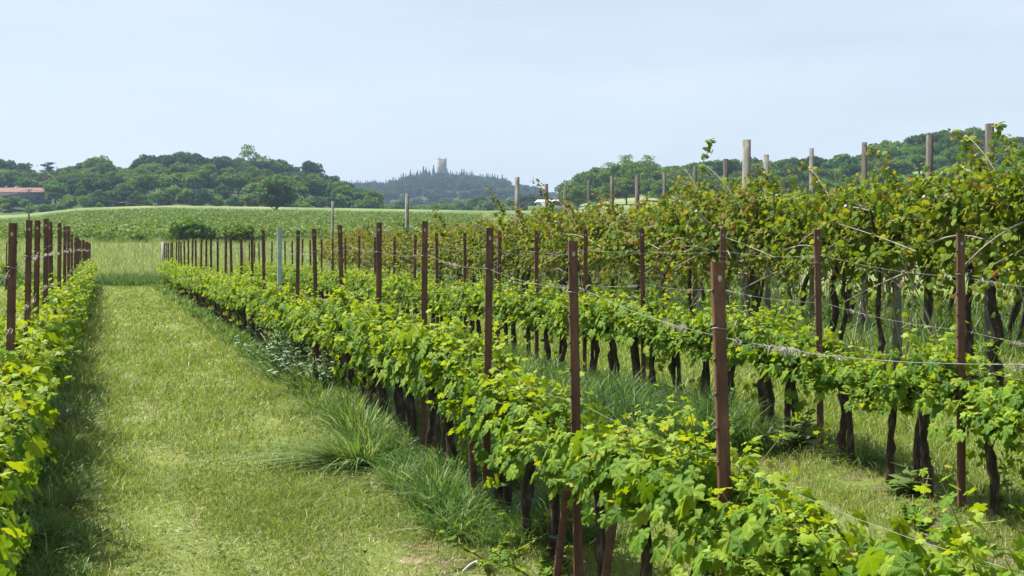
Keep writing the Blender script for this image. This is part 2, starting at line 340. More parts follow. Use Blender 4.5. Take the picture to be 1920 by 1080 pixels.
# ------------------------------------------------------------------ labels
ORD = ['front', 'second', 'third', 'fourth', 'fifth', 'sixth', 'seventh', 'eighth', 'ninth', 'tenth', 'eleventh', 'twelfth', 'thirteenth', 'fourteenth', 'fifteenth', 'sixteenth', 'seventeenth', 'eighteenth', 'nineteenth', 'twentieth', 'twenty-first', 'twenty-second', 'twenty-third', 'twenty-fourth', 'twenty-fifth', 'twenty-sixth', 'twenty-seventh', 'twenty-eighth', 'twenty-ninth', 'thirtieth', 'thirty-first', 'thirty-second', 'thirty-third', 'thirty-fourth', 'thirty-fifth', 'thirty-sixth', 'thirty-seventh', 'thirty-eighth', 'thirty-ninth', 'fortieth']
ORD += ['%s-%s' % (a, b) for a in ('forty', 'fifty', 'sixty', 'seventy', 'eighty', 'ninety') for b in ['first', 'second', 'third', 'fourth', 'fifth', 'sixth', 'seventh', 'eighth', 'ninth']]
def ordn(i): return ORD[min(i, len(ORD)-1)]
def first(i): return 'first' if i == 0 else ordn(i)

# ------------------------------------------------------------------ grapevines
def vine_foliage(seed, dense=1.0):
    global rng
    rng = np.random.default_rng(seed)
    mb = MB(); P, D, Nn, S, K = [], [], [], [], []
    for s in range(int(13*dense)):
        side = rng.choice([-1, 1]); st = np.array([rng.normal(0, .05), rng.uniform(-.37, .37), rng.uniform(.66, .80)])
        if rng.random() < .32: d = np.array([side*rng.uniform(.6, 1), rng.normal(0, .5), rng.uniform(-.15, .4)]); L = rng.uniform(.16, .32)
        else: d = np.array([side*abs(rng.normal(0, .42)), rng.normal(0, .28), 1.0]); L = rng.uniform(.24, .50)
        d = nrm(d); n = max(5, int(L/.036)); tt = np.linspace(0, 1, n)
        bend = np.array([side*rng.uniform(0, .22), rng.normal(0, .1), -rng.uniform(0, .1)])*L
        pts = st+np.outer(tt*L, d)+np.outer(tt**2, bend)
        tube(mb, pts[::2] if n > 6 else pts, np.linspace(.0045, .0018, len(pts[::2] if n > 6 else pts)), 4, 2, False)
        for i in range(n):
            for r in range(4 if tt[i] < .5 else 3 if tt[i] < .8 else 2):
                o = rng.normal(0, 1, 3); o[2] = abs(o[2])*.5; o = nrm(o+np.array([side*.5, 0, 0])); size = (.058-.033*tt[i])*rng.uniform(.6, 1.35)
                P.append(pts[i]+o*rng.uniform(.02, .095)); dd = o+np.array([0, 0, -.35])+rng.normal(0, .3, 3)
                D.append(dd); Nn.append(np.array([o[0]*.5+.0, o[1]*.3, 1.0])+rng.normal(0, .42, 3)); S.append(size)
                K.append(1 if (tt[i] > .62 and rng.random() < .75) or rng.random() < .03 else 0)
    for s in range(int(90*dense)):       # leaves hanging about the cordon
        side = rng.choice([-1, 1]); p = np.array([side*rng.uniform(.05, .27), rng.uniform(-.38, .38), rng.uniform(.58, .98)])
        P.append(p); D.append([side*.5, rng.normal(0, .5), -.8]); Nn.append(np.array([side*.8, 0, .6])+rng.normal(0, .4, 3)); S.append(rng.uniform(.045, .078)); K.append(0)
    if seed % 3 == 0:
        for s in range(3):
            b = np.array([rng.normal(0, .1), rng.uniform(-.25, .25), 0.0]); L = rng.uniform(.2, .5); tube(mb, [b, b+[rng.normal(0, .05), rng.normal(0, .05), L]], .003, 4, 2, False)
            for i in range(9): P.append(b+[rng.normal(0, .07), rng.normal(0, .07), L*rng.random()]); D.append(rng.normal(0, 1, 3)); Nn.append(rng.normal(0, .5, 3)+[0, 0, 1]); S.append(rng.uniform(.025, .055)); K.append(int(rng.random() < .5))
    if seed % 4 == 1:
        for s in range(3):
            b = np.array([rng.choice([-1, 1])*rng.uniform(.1, .25), rng.uniform(-.3, .3), .65])
            for i in range(12): q = rng.random(); P.append(b+[rng.normal(0, .05), rng.normal(0, .05), -.38*q]); D.append(rng.normal(0, .5, 3)+[0, 0, -.8]); Nn.append(rng.normal(0, .5, 3)+[b[0]*3, 0, .8]); S.append(rng.uniform(.03, .065)); K.append(0)
    P, D, Nn, S, K = map(np.array, (P, D, Nn, S, K))
    for k in (0, 1):
        q = K == k; leaves(mb, T_VINE, P[q], D[q], Nn[q], S[q], k)
    return mb.mesh('foliage', [M['vine_leaf'], M['vine_young'], M['shoot']])
def vine_trunk(seed):
    r = np.random.default_rng(seed); mb = MB(); n = 12; z = np.linspace(-.06, .70, n)
    wob = np.cumsum(r.normal(0, .009, (n, 2)), 0); lean = r.normal(0, .05, 2)
    pts = np.column_stack([wob[:, 0]+lean[0]*z, wob[:, 1]+lean[1]*z, z]); r0 = r.uniform(.027, .040)
    rad = r0*(1+.16*r.normal(0, 1, n).clip(-1, 1)); rad[0] *= 1.35; rad[-1] *= 1.25; rad[-2] *= 1.3
    tube(mb, pts, rad, 9)
    if seed % 3 != 1:      # a second stem rising from the same foot
        e = pts[-1]*.999; k = np.linspace(0, 1, 9); dy = r.choice([-1, 1])*r.uniform(.10, .17)
        p2 = np.column_stack([pts[0][0]+(e[0]-pts[0][0])*k+r.normal(0, .006, 9), dy*np.cos(k*math.pi/2)**.6+e[1]*k, -.06+(e[2]+.06)*k]); tube(mb, p2, r0*.8*(1+.15*r.normal(0, 1, 9).clip(-1, 1)), 7)
    for sgn in (-1, 1):
        m = 7; q = np.linspace(0, 1, m); arm = pts[-1]+np.column_stack([r.normal(0, .012, m), sgn*q*r.uniform(.24, .36), .03*np.sin(q*3)+r.normal(0, .008, m)-.03*(1-q)])
        tube(mb, arm, r0*np.linspace(.85, .45, m)*(1+.2*r.normal(0, 1, m).clip(-1, 1)), 7)
        for k in range(3):
            b = arm[2+k*2]; tube(mb, [b, b+[r.normal(0, .02), r.normal(0, .02), .04], b+[r.normal(0, .03), r.normal(0, .03), .07]], [.014, .011, .009], 5)
    v = mb.v[0]; v += np.random.default_rng(seed+5).normal(0, .0025, v.shape)
    return mb.mesh('trunk', M['bark'], True)
FOL = [vine_foliage(100+i) for i in range(12)]
TRK = [vine_trunk(200+i) for i in range(8)]
def tie_mesh():
    mb = MB(); th = np.linspace(0, 2*math.pi*3, 36)
    tube(mb, np.column_stack([.043*np.cos(th), .043*np.sin(th), .01*np.sin(th*.7)+.004*th/3]), .0022, 4); tube(mb, [[.04, 0, 0], [.07, .01, -.03], [.075, .02, -.07]], .002, 4)
    return mb.mesh('tie', M['twine'])
TIE = tie_mesh()
def vine(X0, Y, label, group, tie=False, big=1.0):
    X = X0+SL*Y+random.gauss(0, .02); z = g(X, Y)
    r = empty('grapevine', (X, Y, z), RZ+random.choice([0, math.pi])+random.uniform(-.08, .08), label, 'grapevine', group)
    s = random.uniform(.94, 1.08)*big; r.scale = (s, s*random.uniform(.97, 1.05), s)
    a = link('trunk', random.choice(TRK), r); f_ = link('foliage', random.choice(FOL), r); f_.scale[2] = random.uniform(.93, 1.07)
    if tie: t_ = link('tie', TIE, a); t_.location = (0, 0, random.uniform(.16, .3))
    return r

# ------------------------------------------------------------------ posts
def channel_mesh(h=1.9, w=.047, d=.032, th=.005):
    prof = [(-w/2, -d/2), (w/2, -d/2), (w/2, d/2), (w/2-th*2, d/2), (w/2-th, d/2-th), (w/2-th, -d/2+th), (-w/2+th, -d/2+th), (-w/2+th, d/2-th), (-w/2+th*2, d/2), (-w/2, d/2)]
    n = len(prof); mb = MB(); zs = [-.2]
    z = .3
    v = [(x, y, -.25) for x, y in prof]+[(x, y, h) for x, y in prof]
    f = [[i, (i+1) % n, n+(i+1) % n, n+i] for i in range(n)]
    mb.add(v, f)
    mb.add([(x, y, h) for x, y in prof], [[0, 1, 5, 6], [1, 2, 4, 5], [0, 6, 7, 9]]) 
    for k in range(9):      # wire hooks punched along both flanges
        zz = .62+k*.145
        for sx in (-1, 1): box(mb, (sx*(w/2+.0035), 0, zz), (.007, .016, .014))
    return mb.mesh('post_body', M['rust'])
CH = channel_mesh()
def hole_mesh():  # flat pale disc put in for a light hole near the post top
    mb = MB(); th = np.linspace(0, 2*math.pi, 12, endpoint=False)
    mb.add([[0, 0, 0]]+[[.009*math.cos(a), -.0, .014*math.sin(a)] for a in th], [[0, i+1, (i+1) % 12+1] for i in range(12)]); return mb.mesh('hole_disc', M['tendril'])
def ringmesh():
    mb = MB(); th = np.linspace(0, 2*math.pi, 17); tube(mb, np.column_stack([.035*np.cos(th), .025*np.sin(th), .004*np.sin(2*th)]), .0032, 4)
    tube(mb, [[.03, -.02, 0], [.06, -.03, .012], [.075, -.01, .03]], .002, 4); return mb.mesh('wire_tie', M['wire'])
HOLE, RING = hole_mesh(), ringmesh()
def post(X0, Y, label, group, top=None, small=False, lean=None):
    X = X0+SL*Y; z = g(X, Y)
    if small:
        o = link('vineyard_post', CH); tag(o, label, 'post', group)
    else:
        o = empty('vineyard_post', (0, 0, 0), 0, label, 'post', group); link('post_body', CH, o)
        a = link('hole_disc', HOLE, o); a.location = (0, -.0195, 1.83); b = link('wire_tie', RING, o); b.location = (0, 0, 1.62)
    lx, ly = (random.gauss(0, .012), random.gauss(0, .012)) if lean is None else lean
    o.location = (X, Y, z); o.rotation_euler = (ly, lx, random.choice([0, math.pi])*0+random.uniform(-.25, .25)+.1)
    if top is not None: o.scale = (1, 1, (top-z)/1.9)
    return o
def px2(u, y, X0): Y = F*X0/(u-195); return Y, (HY-y)*Y/F
gA, gB, gC = 'rusty posts of the vine row left of the path', 'rusty posts of the vine row right of the path', 'rusty posts of the second vine row right of the path'
rA, rB, rC = 'the row left of the path', 'the row right of the path', 'the second row right of the path'
XA, XB, XC, XD, XE = -.63, 2.6, 5.83, 9.5, 14.0
# row B: tops read off the photograph
topB = {0: 490, 1: 452, 2: 427, 3: 415, 4: 417, 5: 422, 6: 429, 7: 432, 9: 432, 10: 434, 11: 440, 12: 440}
YB = [F*XB*(.850+.2735*n)/1000 for n in range(-1, 30)]
postsB, postsC, postsA = [], [], []
for i, Y in enumerate(YB[1:]):
    tp = (HY-topB[i])*Y/F if i in topB else None
    if i == 8:      # the galvanised replacement
        X = XB+SL*Y; z = g(X, Y); o = empty('metal_pipe_post', (X+.0, Y, z), 0, 'pale blue-grey round pipe post among the rusty posts right of the path', 'post')
        mb = MB(); tube(mb, [[0, 0, -.2], [0, 0, .6], [0, 0, 1.96]], .034, 16); mb.build('pipe', M['galv'], o, False)
        mb = MB(); tube(mb, [[0, 0, 1.945], [0, 0, 1.975]], .037, 16); mb.build('cap', M['galv'], o); continue
    lab = 'rusty metal post, %s from the camera in %s' % ('nearest' if i == 0 else ordn(i), rB)
    lab = lab.replace('nearest from', 'nearest to')
    post(XB, Y, lab, gB, tp, small=i > 14, lean=(-.035, 0) if i == 0 else (-.018, .0) if i == 1 else None)
YC = [F*XC*(.622+.122*n)/1000 for n in range(0, 31)]
topC = {0: 437, 1: 430, 2: 428, 3: 428, 4: 430, 5: 433, 6: 433, 7: 437, 8: 437}
for i, Y in enumerate(YC):
    if Y > 57: break
    lab = ('rusty metal post, %s from the camera in %s' % ('nearest' if i == 0 else ordn(i), rC)).replace('nearest from', 'nearest to')
    post(XC, Y, lab, gC, (HY-topC[i])*Y/F if i in topC else None, small=i > 14)
YA = [6.7, 9.0, 11.0, 12.5, 14.6, 16.9, 19.1, 21.6, 24.6, 27, 29, 31, 33, 35, 37, 39, 41, 43, 45, 47, 49, 51, 53, 55, 57, 59]
topA = {0: 418, 1: 418, 2: 413, 3: 413, 4: 410, 5: 416, 6: 418, 7: 424, 8: 424}
for i, Y in enumerate(YA):
    if i == 0: continue
    lab = ('dark rust-brown post, %s from the camera in %s' % ('nearest' if i == 1 else ordn(i-1), rA)).replace('nearest from', 'nearest to')
    post(XA, Y, lab, gA, (HY-topA[i])*Y/F if i in topA else None, small=i > 12)
# the far end of one more row at the left edge
for i, Y in enumerate((54.5, 56.5, 59)):
    post(-3.86, Y, ['rusty post in the leftmost short stretch of vines, nearest of three', 'rusty post in the leftmost short stretch of vines, middle of three', 'rusty post in the leftmost short stretch of vines, farthest of three'][i], 'posts of the row at the left edge', small=True)
    if i: vine(-3.86, Y-.8, 'small grapevine at the left edge beyond the row, %s of two' % ('nearer', 'farther')[i-1], 'vines of the row at the left edge')

gvA, gvB, gvC = 'grapevines of the row left of the path', 'grapevines of the row right of the path', 'grapevines of the second row right of the path'
def fill(YP, X0, row, grp, i0, ymin, tiebelow):
    for j in range(len(YP)-1):
        a, b = YP[j], YP[j+1]
        for k in range(3):
            Y = a+(b-a)*(.17+.33*k)+random.gauss(0, .035)
            if Y < ymin: continue
            n = j+i0
            if n < 0: lab = 'grapevine nearer than the front post of %s, %s one' % (row, ('first', 'second', 'third')[k]) 
            else: lab = 'grapevine %s beyond the %s post of %s' % (('first', 'second', 'third')[k], ordn(n), row)
            vine(X0, Y, lab, grp, tie=(Y < tiebelow and random.random() < .5), big=1.0)
fill([YB[0]-1.849]+YB, XB, rB, gvB, -2, 3.1, 13)
fill([YC[0]-2.0+.15]+[y for y in YC if y < 58.5], XC, rC, gvC, -1, 7.6, 15)
fill([4.3, 6.7]+YA[1:], XA, rA, gvA, -2, 4.3, 0)
# pale end posts
def endpost(X0, Y, label, h=1.35):
    X = X0+SL*Y; o = empty('concrete_end_post', (X, Y, g(X, Y)), .1, label, 'post')
    mb = MB(); box(mb, (0, 0, h/2-.1), (.15, .13, h+.2), 0, 0, .85); mb.build('post_body', M['pale'], o)
    mb = MB(); tube(mb, [[0, 0, h*.8], [.25, .5, 0.3], [.4, .9, -.1]], .012, 5); mb.build('stay_wire', M['wire'], o)
endpost(XB, 61.2, 'pale concrete end post at the far end of the row beside the path', 1.95)
endpost(XC, 58.6, 'pale concrete end post at the far end of the second row', 1.75)
# two stakes leaning against the near vines and stubs
def stake(X0, Y, h, lx, label):
    X = X0+SL*Y; z = g(X, Y); o = link('metal_stake', CH); o.location = (X, Y, z); o.scale = (.8, .8, h/1.9); o.rotation_euler = (0, lx, .2); tag(o, label, 'stake', 'short rusty stakes at the near vines')
stake(2.52, 7.05, .62, .14, 'short rusty stake leaning right beside the near trunks right of the path')
stake(2.42, 7.45, .66, .12, 'short rusty stake leaning against a dark trunk, left of the other leaning stake')
stake(2.5, 9.35, .62, -.05, 'short rusty stake in the weeds beneath the third post right of path')

# ------------------------------------------------------------------ trellis wires
def wire_row(X0, Ys, h, label, group, tend=0, seed=1, amp=.03, rad=.0012):
    r = np.random.default_rng(seed); root = None; mb = MB(); P = []
    for a, b in zip(Ys[:-1], Ys[1:]):
        for q in np.linspace(0, 1, 7)[:-1]: P.append((a+(b-a)*q, -amp*math.sin(math.pi*q)))
    P.append((Ys[-1], 0)); Y = np.array([p[0] for p in P]); X = X0+SL*Y+.022
    base = np.interp(Y, Ys, [g(X0+SL*y, y) for y in Ys])
    hv = h+np.interp(Y, Ys, r.normal(0, .025, len(Ys)))
    pts = np.column_stack([X, Y, base+hv+np.array([p[1] for p in P])])
    off = np.array([pts[0][0], pts[0][1], base[0]])
    root = empty('trellis_wire', tuple(off), 0, label, 'wire', group)
    tube(mb, pts-off, rad, 4); mb.build('strand', M['wire'], root)
    if tend:
        i = 0
        while i < tend:
            y = Ys[0]+(Ys[-1]-Ys[0])*r.random()**1.25
            cnt = int(r.choice([2, 4, 7, 11], p=[.45, .3, .17, .08])); mb = MB()
            for k in range(cnt):
                yy = y+r.normal(0, .09); c = np.array([np.interp(yy, Y, pts[:, 0]), yy, np.interp(yy, Y, pts[:, 2])])
                m = 9; th = r.uniform(0, 6.28)+np.linspace(0, r.uniform(4, 13), m); rr = r.uniform(.004, .017)*np.linspace(1, r.uniform(.4, 1.6), m)
                q = c+np.column_stack([rr*np.cos(th), np.linspace(-.04, .04, m)*r.uniform(.2, 1.5), rr*np.sin(th)-.006])
                tube(mb, q-off, r.uniform(.001, .0022), 3, 0, False)
            i += 1; mb.build('dried_tendrils', M['tendril'], root)
wA = [4.5]+YA[1:]; wB = YB[:]; wC = YC[:26]; wC = [YC[0]-1.849]+wC
wire_row(XA, wA, 1.62, 'upper wire tangled with dry tendrils on the posts left of the path', 'wires left of the path', 98, 11)
wire_row(XA, wA, 1.25, 'lower wire just above the leaves on the posts left of the path', 'wires left of the path', 40, 12)
wire_row(XB, wB, 1.62, 'upper wire with dry tendrils on the posts right of the path', 'wires right of the path', 60, 13)
wire_row(XB, wB, 1.05, 'lower wire at leaf height on the posts right of the path', 'wires right of the path', 30, 14)
wire_row(XC, wC, 1.62, 'top wire on the posts of the second row right of the path', 'wires of the second row', 24, 15)
wire_row(XC, wC, 1.22, 'middle wire with knots of tendrils in the second row right of the path', 'wires of the second row', 45, 16)
wire_row(XC, wC, .98, 'lowest wire in the leaves of the second row right of the path', 'wires of the second row', 16, 17)

# ------------------------------------------------------------------ pergola rows
def perg_foliage(seed, red=.2, hi=2.8, n=1000):
    global rng
    rng = np.random.default_rng(seed); mb = MB(); P, D, Nn, S, K = [], [], [], [], []
    for s in range(62):
        st = np.array([rng.normal(0, .25), rng.uniform(-1.05, 1.05), rng.uniform(1.5, 2.1)])
        k = rng.random(); sx = rng.choice([-1, 1])
        if k < .5: d = np.array([sx*rng.uniform(0, .8), rng.normal(0, .6), 1.0]); L = rng.uniform(.35, .9)
        elif k < .8: d = np.array([sx*1.0, rng.normal(0, .6), rng.uniform(-.2, .5)]); L = rng.uniform(.4, .9)
        else: d = np.array([sx*.6, rng.normal(0, .4), -.9]); L = rng.uniform(.3, .8)
        if rng.random() < .15: L *= 1.5; d[2] = abs(d[2])+1
        d = nrm(d); m = max(6, int(L/.05)); tt = np.linspace(0, 1, m); b = np.array([sx*.2, rng.normal(0, .15), -.28])*L
        pts = st+np.outer(tt*L, d)+np.outer(tt**2, b); pts[:, 2] = np.minimum(pts[:, 2], hi+.25+rng.random()*.1)
        tube(mb, pts[::2], np.linspace(.007, .0025, len(pts[::2])), 4, 2, False)
        for i in range(m):
            for r in range(3):
                o = nrm(rng.normal(0, 1, 3)+[sx*.3, 0, .2]); P.append(pts[i]+o*rng.uniform(.03, .11)); D.append(o+[0, 0, -.5]+rng.normal(0, .3, 3))
                Nn.append(np.array([o[0]*.4, o[1]*.4-.2, .9])+rng.normal(0, .45, 3)); S.append((.060-.034*tt[i]**2)*rng.uniform(.55, 1.35)); K.append(1 if rng.random() < red*(.25+1.5*tt[i]) else 0)
    for s in range(int(n*.5)):
        sx = rng.choice([-1, 1]); P.append([sx*abs(rng.normal(0, .42)), rng.uniform(-1.1, 1.1), rng.triangular(.85, 1.95, 2.5)])
        D.append([sx*.5, rng.normal(0, .6), -.7]); Nn.append(np.array([sx*.3, -.1, .8])+rng.normal(0, .45, 3)); S.append(rng.uniform(.036, .068)); K.append(1 if rng.random() < red*.6 else 0)
    P, D, Nn, S, K = map(np.array, (P, D, Nn, S, K))
    for k in (0, 1):
        q = K == k
        if q.any(): leaves(mb, T_KIWI, P[q], D[q], Nn[q], S[q], k)
    return mb.mesh('foliage', [M['kiwi_leaf'], M['kiwi_red'], M['redcane']])
def perg_trunk(seed):
    r = np.random.default_rng(seed); mb = MB()
    for t_ in range(r.integers(1, 3)):
        n = 12; z = np.linspace(-.1, 1.6, n); w_ = np.cumsum(r.normal(0, .03, (n, 2)), 0)
        pts = np.column_stack([w_[:, 0], w_[:, 1]+t_*.2+r.normal(0, .2)*z, z]); tube(mb, pts, r.uniform(.03, .055)*np.linspace(1.2, .75, n)*(1+.12*r.normal(0, 1, n)), 7)
        top = pts[-1]
        for k in range(4):
            m = 8; q = np.linspace(0, 1, m); s = r.choice([-1, 1])
            a = top+np.column_stack([r.normal(0, .25)*q, s*q*r.uniform(.4, 1.0), .45*q**.7*r.uniform(.3, 1)+r.normal(0, .02, m)]); tube(mb, a, np.linspace(.026, .011, m), 6)
    return mb.mesh('trunk', M['bark'], True)
def perg_canes(seed):
    r = np.random.default_rng(seed); mb = MB()
    for k in range(22):
        m = 8; q = np.linspace(0, 1, m); a = np.array([r.normal(0, .38), r.uniform(-1, 1), r.uniform(1.1, 2.2)])
        d = nrm(np.array([r.normal(0, .6), r.normal(0, 1), r.normal(.1, .55)])); L = r.uniform(.4, 1.3)
        pts = a+np.outer(q*L, d)+np.outer(q**2, [0, 0, -.35*r.random()*L]); tube(mb, pts, np.linspace(.009, .004, m), 5)
    for k in range(3):     # suckers from the foot
        m = 8; q = np.linspace(0, 1, m); b = r.uniform(-.6, .6); tube(mb, np.column_stack([q*r.normal(0, .2), b+q*r.normal(0, .4)+.08*np.sin(q*4), q*1.5-.05]), np.linspace(.014, .007, m), 5)
    return mb.mesh('canes', M['cane'])
PF = [perg_foliage(300+i, red) for i, red in enumerate((.08, .12, .25, .45, .6))]
PT = [perg_trunk(330+i) for i in range(5)]; PC = [perg_canes(340+i) for i in range(5)]
def perg(X0, Y, label, group, fi, s=1.0, sz=1.0):
    X = X0+SL*Y+random.gauss(0, .06); r = empty('pergola_vine', (X, Y, g(X, Y)), RZ+random.choice([0, math.pi]), label, 'pergola vine', group)
    r.scale = (s, s, s*sz*random.uniform(.94, 1.06)); link('foliage', PF[fi], r); link('trunk', random.choice(PT), r); link('canes', random.choice(PC), r)
i = 0
for Y in np.arange(13.2, 57.5, 1.75):
    fi = random.choice([0, 0, 1]) if Y < 18.5 else random.choice([1, 2, 2]) if Y < 24 else random.choice([2, 3, 3, 4])
    perg(XD, Y, 'tall olive-leaved vine, %s from the right in the front pergola row' % first(i), 'vines of the front pergola row', fi, random.uniform(.94, 1.04), 1.07 if Y < 17.5 else 1.04 if Y < 23 else .98 if Y < 31 else .90); i += 1
i = 0
for Y in np.arange(19.5, 58, 2.1):
    perg(XE, Y, 'tall overhead-trained vine, %s from the right in the back pergola row' % first(i), 'vines of the back pergola row', random.choice([0, 1, 2, 3]), random.uniform(.95, 1.06)); i += 1
i = 0
for Y in np.arange(26, 60, 2.2):
    perg(18.5, Y, 'tall overhead-trained vine, %s from the right in the rearmost pergola row' % first(i), 'vines of the rearmost pergola row', random.choice([0, 1, 2, 3]), random.uniform(.95, 1.06)); i += 1
def pergpost(X0, Y, top, label, group, mat='concrete', w_=.10, arms=True, base=None):
    X = X0+SL*Y; z = g(X, Y); h = top-z; o = empty('pergola_post', (X, Y, z), random.uniform(-.3, .5), label, 'post', group)
    mb = MB(); box(mb, (0, 0, h/2-.15), (w_, w_, h+.3), 0, 0, .9); mb.build('post_body', M[mat], o); o.rotation_euler[1] = random.gauss(0, .008)
    if arms:
        for s in (-1, 1):
            mb = MB(); tube(mb, [[0, 0, 1.45], [s*.4, s*.3, 1.8], [s*.85, s*.55, 2.2]], .022, 6); mb.build('diagonal_strut', M['cane'], o)
for i, (u, y) in enumerate(((1398, 262), (967, 332), (764, 362), (623, 377))):
    Y, tz = px2(u, y, XD); pergpost(XD, Y, tz, ['tall pale grey concrete post rising highest between the leaves right of centre', 'grey concrete post left of centre standing above the bronze leaves', 'grey concrete post right of the castle-side wood, rising from the pergola leaves', 'pale thin post at the far left end of the pergola'][i], 'concrete posts of the front pergola row', 'concrete', .115 if i == 0 else .1)
low = [(1855, 470), (1683, 460), (1240, 440), (1120, 440), (1010, 440)]
for i, (u, y) in enumerate(low):
    Y, tz = px2(u, 430, XD+.4); pergpost(XD+.4, Y, .25, 'short pale post half hidden under the front pergola leaves, %s from the right' % first(i), 'short posts under the front pergola row', 'concrete', .09)
us = [(1859, 232), (1738, 253), (1621, 267), (1522, 278), (1440, 290), (1362, 298), (1303, 312), (1246, 322), (1193, 328), (1148, 330), (1106, 337), (1060, 350), (1027, 345)]
for i, (u, y) in enumerate(us):
    Y, tz = px2(u, y, XE); pergpost(XE, Y, tz, 'weathered post above the leaves, %s from the right in the back row' % first(i), 'tall posts of the back pergola row', 'concrete' if i in (3, 4) else 'oldwood', .095 if i > 0 else .12, arms=False)
for k, (X0, hh, nm) in enumerate(((XD, 1.95, 'front'), (XD+.35, 2.3, 'front'), (XE, 2.2, 'back'))):
    ys = list(np.arange(14, 58.1, 4)); wire_row(X0, ys, hh, '%s training wire running through the leaves of the %s pergola row' % (('lower', 'upper', 'single')[k], nm), 'wires of the pergola', 12, 60+k, .06)
# one long wild shoot rising over the canopy
def wild(X, Y, z0, z1, label):
    global rng
    rng = np.random.default_rng(5); o = empty('climbing_shoot', (X, Y, z0), 0, label, 'vine shoot'); q = np.linspace(0, 1, 10); H = z1-z0
    pts = np.column_stack([.18*q**1.5+.02*np.sin(q*9), 0*q, q*H]); mb = MB(); tube(mb, pts, np.linspace(.009, .004, 10), 5); mb.build('stem', M['redcane'], o)
    mb = MB(); n = 34; k = rng.random(n)**.6; P = np.column_stack([np.interp(k, q, pts[:, 0]), 0*k, k*H])+rng.normal(0, .04, (n, 3)); Dn = rng.normal(0, 1, (n, 3))
    leaves(mb, T_KIWI, P, Dn, rng.normal(0, .5, (n, 3))+[0, -.5, 1], rng.uniform(.04, .08, n)); mb.build('leaves', M['kiwi_leaf'], o)
wild(atpx(1312, 22), 22, 0.75, (HY-262)*22/F, 'lone leafy shoot reaching into the sky left of the tall concrete post')
wild(atpx(1850, 17.5), 17.5, .7, (HY-232)*17.5/F, 'leafy shoot climbing the rightmost tall post')
wild(atpx(1790, 16.5), 16.5, .6, (HY-262)*16.5/F, 'leafy shoot standing above the canopy near the right edge')
wild(atpx(1435, 20.5), 20.5, .3, (HY-345)*20.5/F, 'leafy shoot just right of the tall concrete post')

# ------------------------------------------------------------------ grasses
def blades(mb, X, Y, h, w_, lean, mi=0, segs=2, zoff=0.0, dirbias=None):
    n = len(X); z = ground_z(X, Y)+zoff-.01; a = rng.uniform(0, 6.283, n); f = rng.uniform(0, 6.283, n)
    L = lean*rng.uniform(.3, 1.5, n); dx, dy = np.cos(a), np.sin(a)
    if dirbias is not None: dx = dx+dirbias[0]; dy = dy+dirbias[1]
    wx, wy = np.cos(f)*w_, np.sin(f)*w_
    V = []
    for s in range(segs):
        q = s/segs; cx = X+dx*h*L*q*q; cy = Y+dy*h*L*q*q; cz = z+h*q*(1-.35*np.minimum(L, 1)*q); k = (1-q*.45)
        V += [np.stack([cx-wx*k, cy-wy*k, cz], 1), np.stack([cx+wx*k, cy+wy*k, cz], 1)]
    V.append(np.stack([X+dx*h*L, Y+dy*h*L, z+h*(1-.45*np.minimum(L, 1.4))], 1))
    v = np.stack(V, 1); m = v.shape[1]; tri = []
    for s in range(segs-1): b = 2*s; tri += [[b, b+1, b+3], [b, b+3, b+2]]
    b = 2*(segs-1); tri.append([b, b+1, b+2])
    fcs = (np.arange(n)*m)[:, None, None]+np.array(tri)[None]
    mb.add(v.reshape(-1, 3), fcs.reshape(-1, 3), mi)
def clumpy(t, Y, sc=1.0): return .5+.5*np.sin(t*4.1*sc+np.sin(Y*2.3*sc))*np.sin(Y*3.1*sc+1.7*np.sin(t*2.7*sc))
def sampleY(n, y0, y1, p=2.0):     # density falling with distance
    r = rng.random(n); return 1/(1/y0+(1/y1-1/y0)*r)
rng = np.random.default_rng(21)
def keepview(t, Y, pad=.6):
    X = t+SL*Y; u = 960+F*X/Y; return (u > -140) & (u < 2080)
# mown path
mb = MB()
n = 200000; Y = sampleY(n, 6.8, 62); t = rng.uniform(-.35, 2.45, n); X = t+SL*Y
cl = clumpy(t, Y); cb = clumpy(t*.55+5, Y*.37+2); tr_ = 1-.35*np.exp(-((t-.42+.06*np.sin(Y*.6))/.16)**2)-.3*np.exp(-((t-1.55+.06*np.sin(Y*.5))/.18)**2); h = tr_*(.014+.035*cl+.09*cb**2+.08*(rng.random(n)**6))*np.clip(Y/9, .9, 1.4)*(1+.9*np.clip(.5-t, 0, 1)*(rng.random(n) < .5)); wd = .0024*np.clip(Y/8, 1, 5)*rng.uniform(.6, 1.6, n)
ok = keepview(t, Y); blades(mb, X[ok], Y[ok], h[ok], wd[ok], .9)
n = 9000; Y = sampleY(n, 6.8, 30); t = rng.uniform(-.3, 2.4, n); ok = clumpy(t*1.7+1, Y*1.3) > .62; Y, t = Y[ok], t[ok]; n = len(t); P = np.column_stack([t+SL*Y, Y, ground_z(t+SL*Y, Y)+rng.uniform(.015, .045, n)]); D = rng.normal(0, 1, (n, 3))*[1, 1, .25]
leaves(mb, T_CARD, P, D, rng.normal(0, .25, (n, 3))+[0, 0, 1], rng.uniform(.008, .022, n)*np.clip(Y/9, 1, 2), 2)      # clover and small weeds in the turf
n = 22000; Y = sampleY(n, 6.8, 40); t = rng.uniform(-.2, 2.6, n); ok = rng.random(n) < .15+clumpy(t*1.1+2, Y*.8)**2; t, Y = t[ok], Y[ok]; n = len(t); X = t+SL*Y   # clippings lying on the turf
blades(mb, X, Y, rng.uniform(.02, .03, n), .0021*np.clip(Y/8, 1, 4), 3.2, 1, zoff=.02)
tag(mb.build('mown_grass', [M['mown'], M['straw'], M['clover']]), 'short mown grass covering the path between the rows', 'grass', kind='stuff')
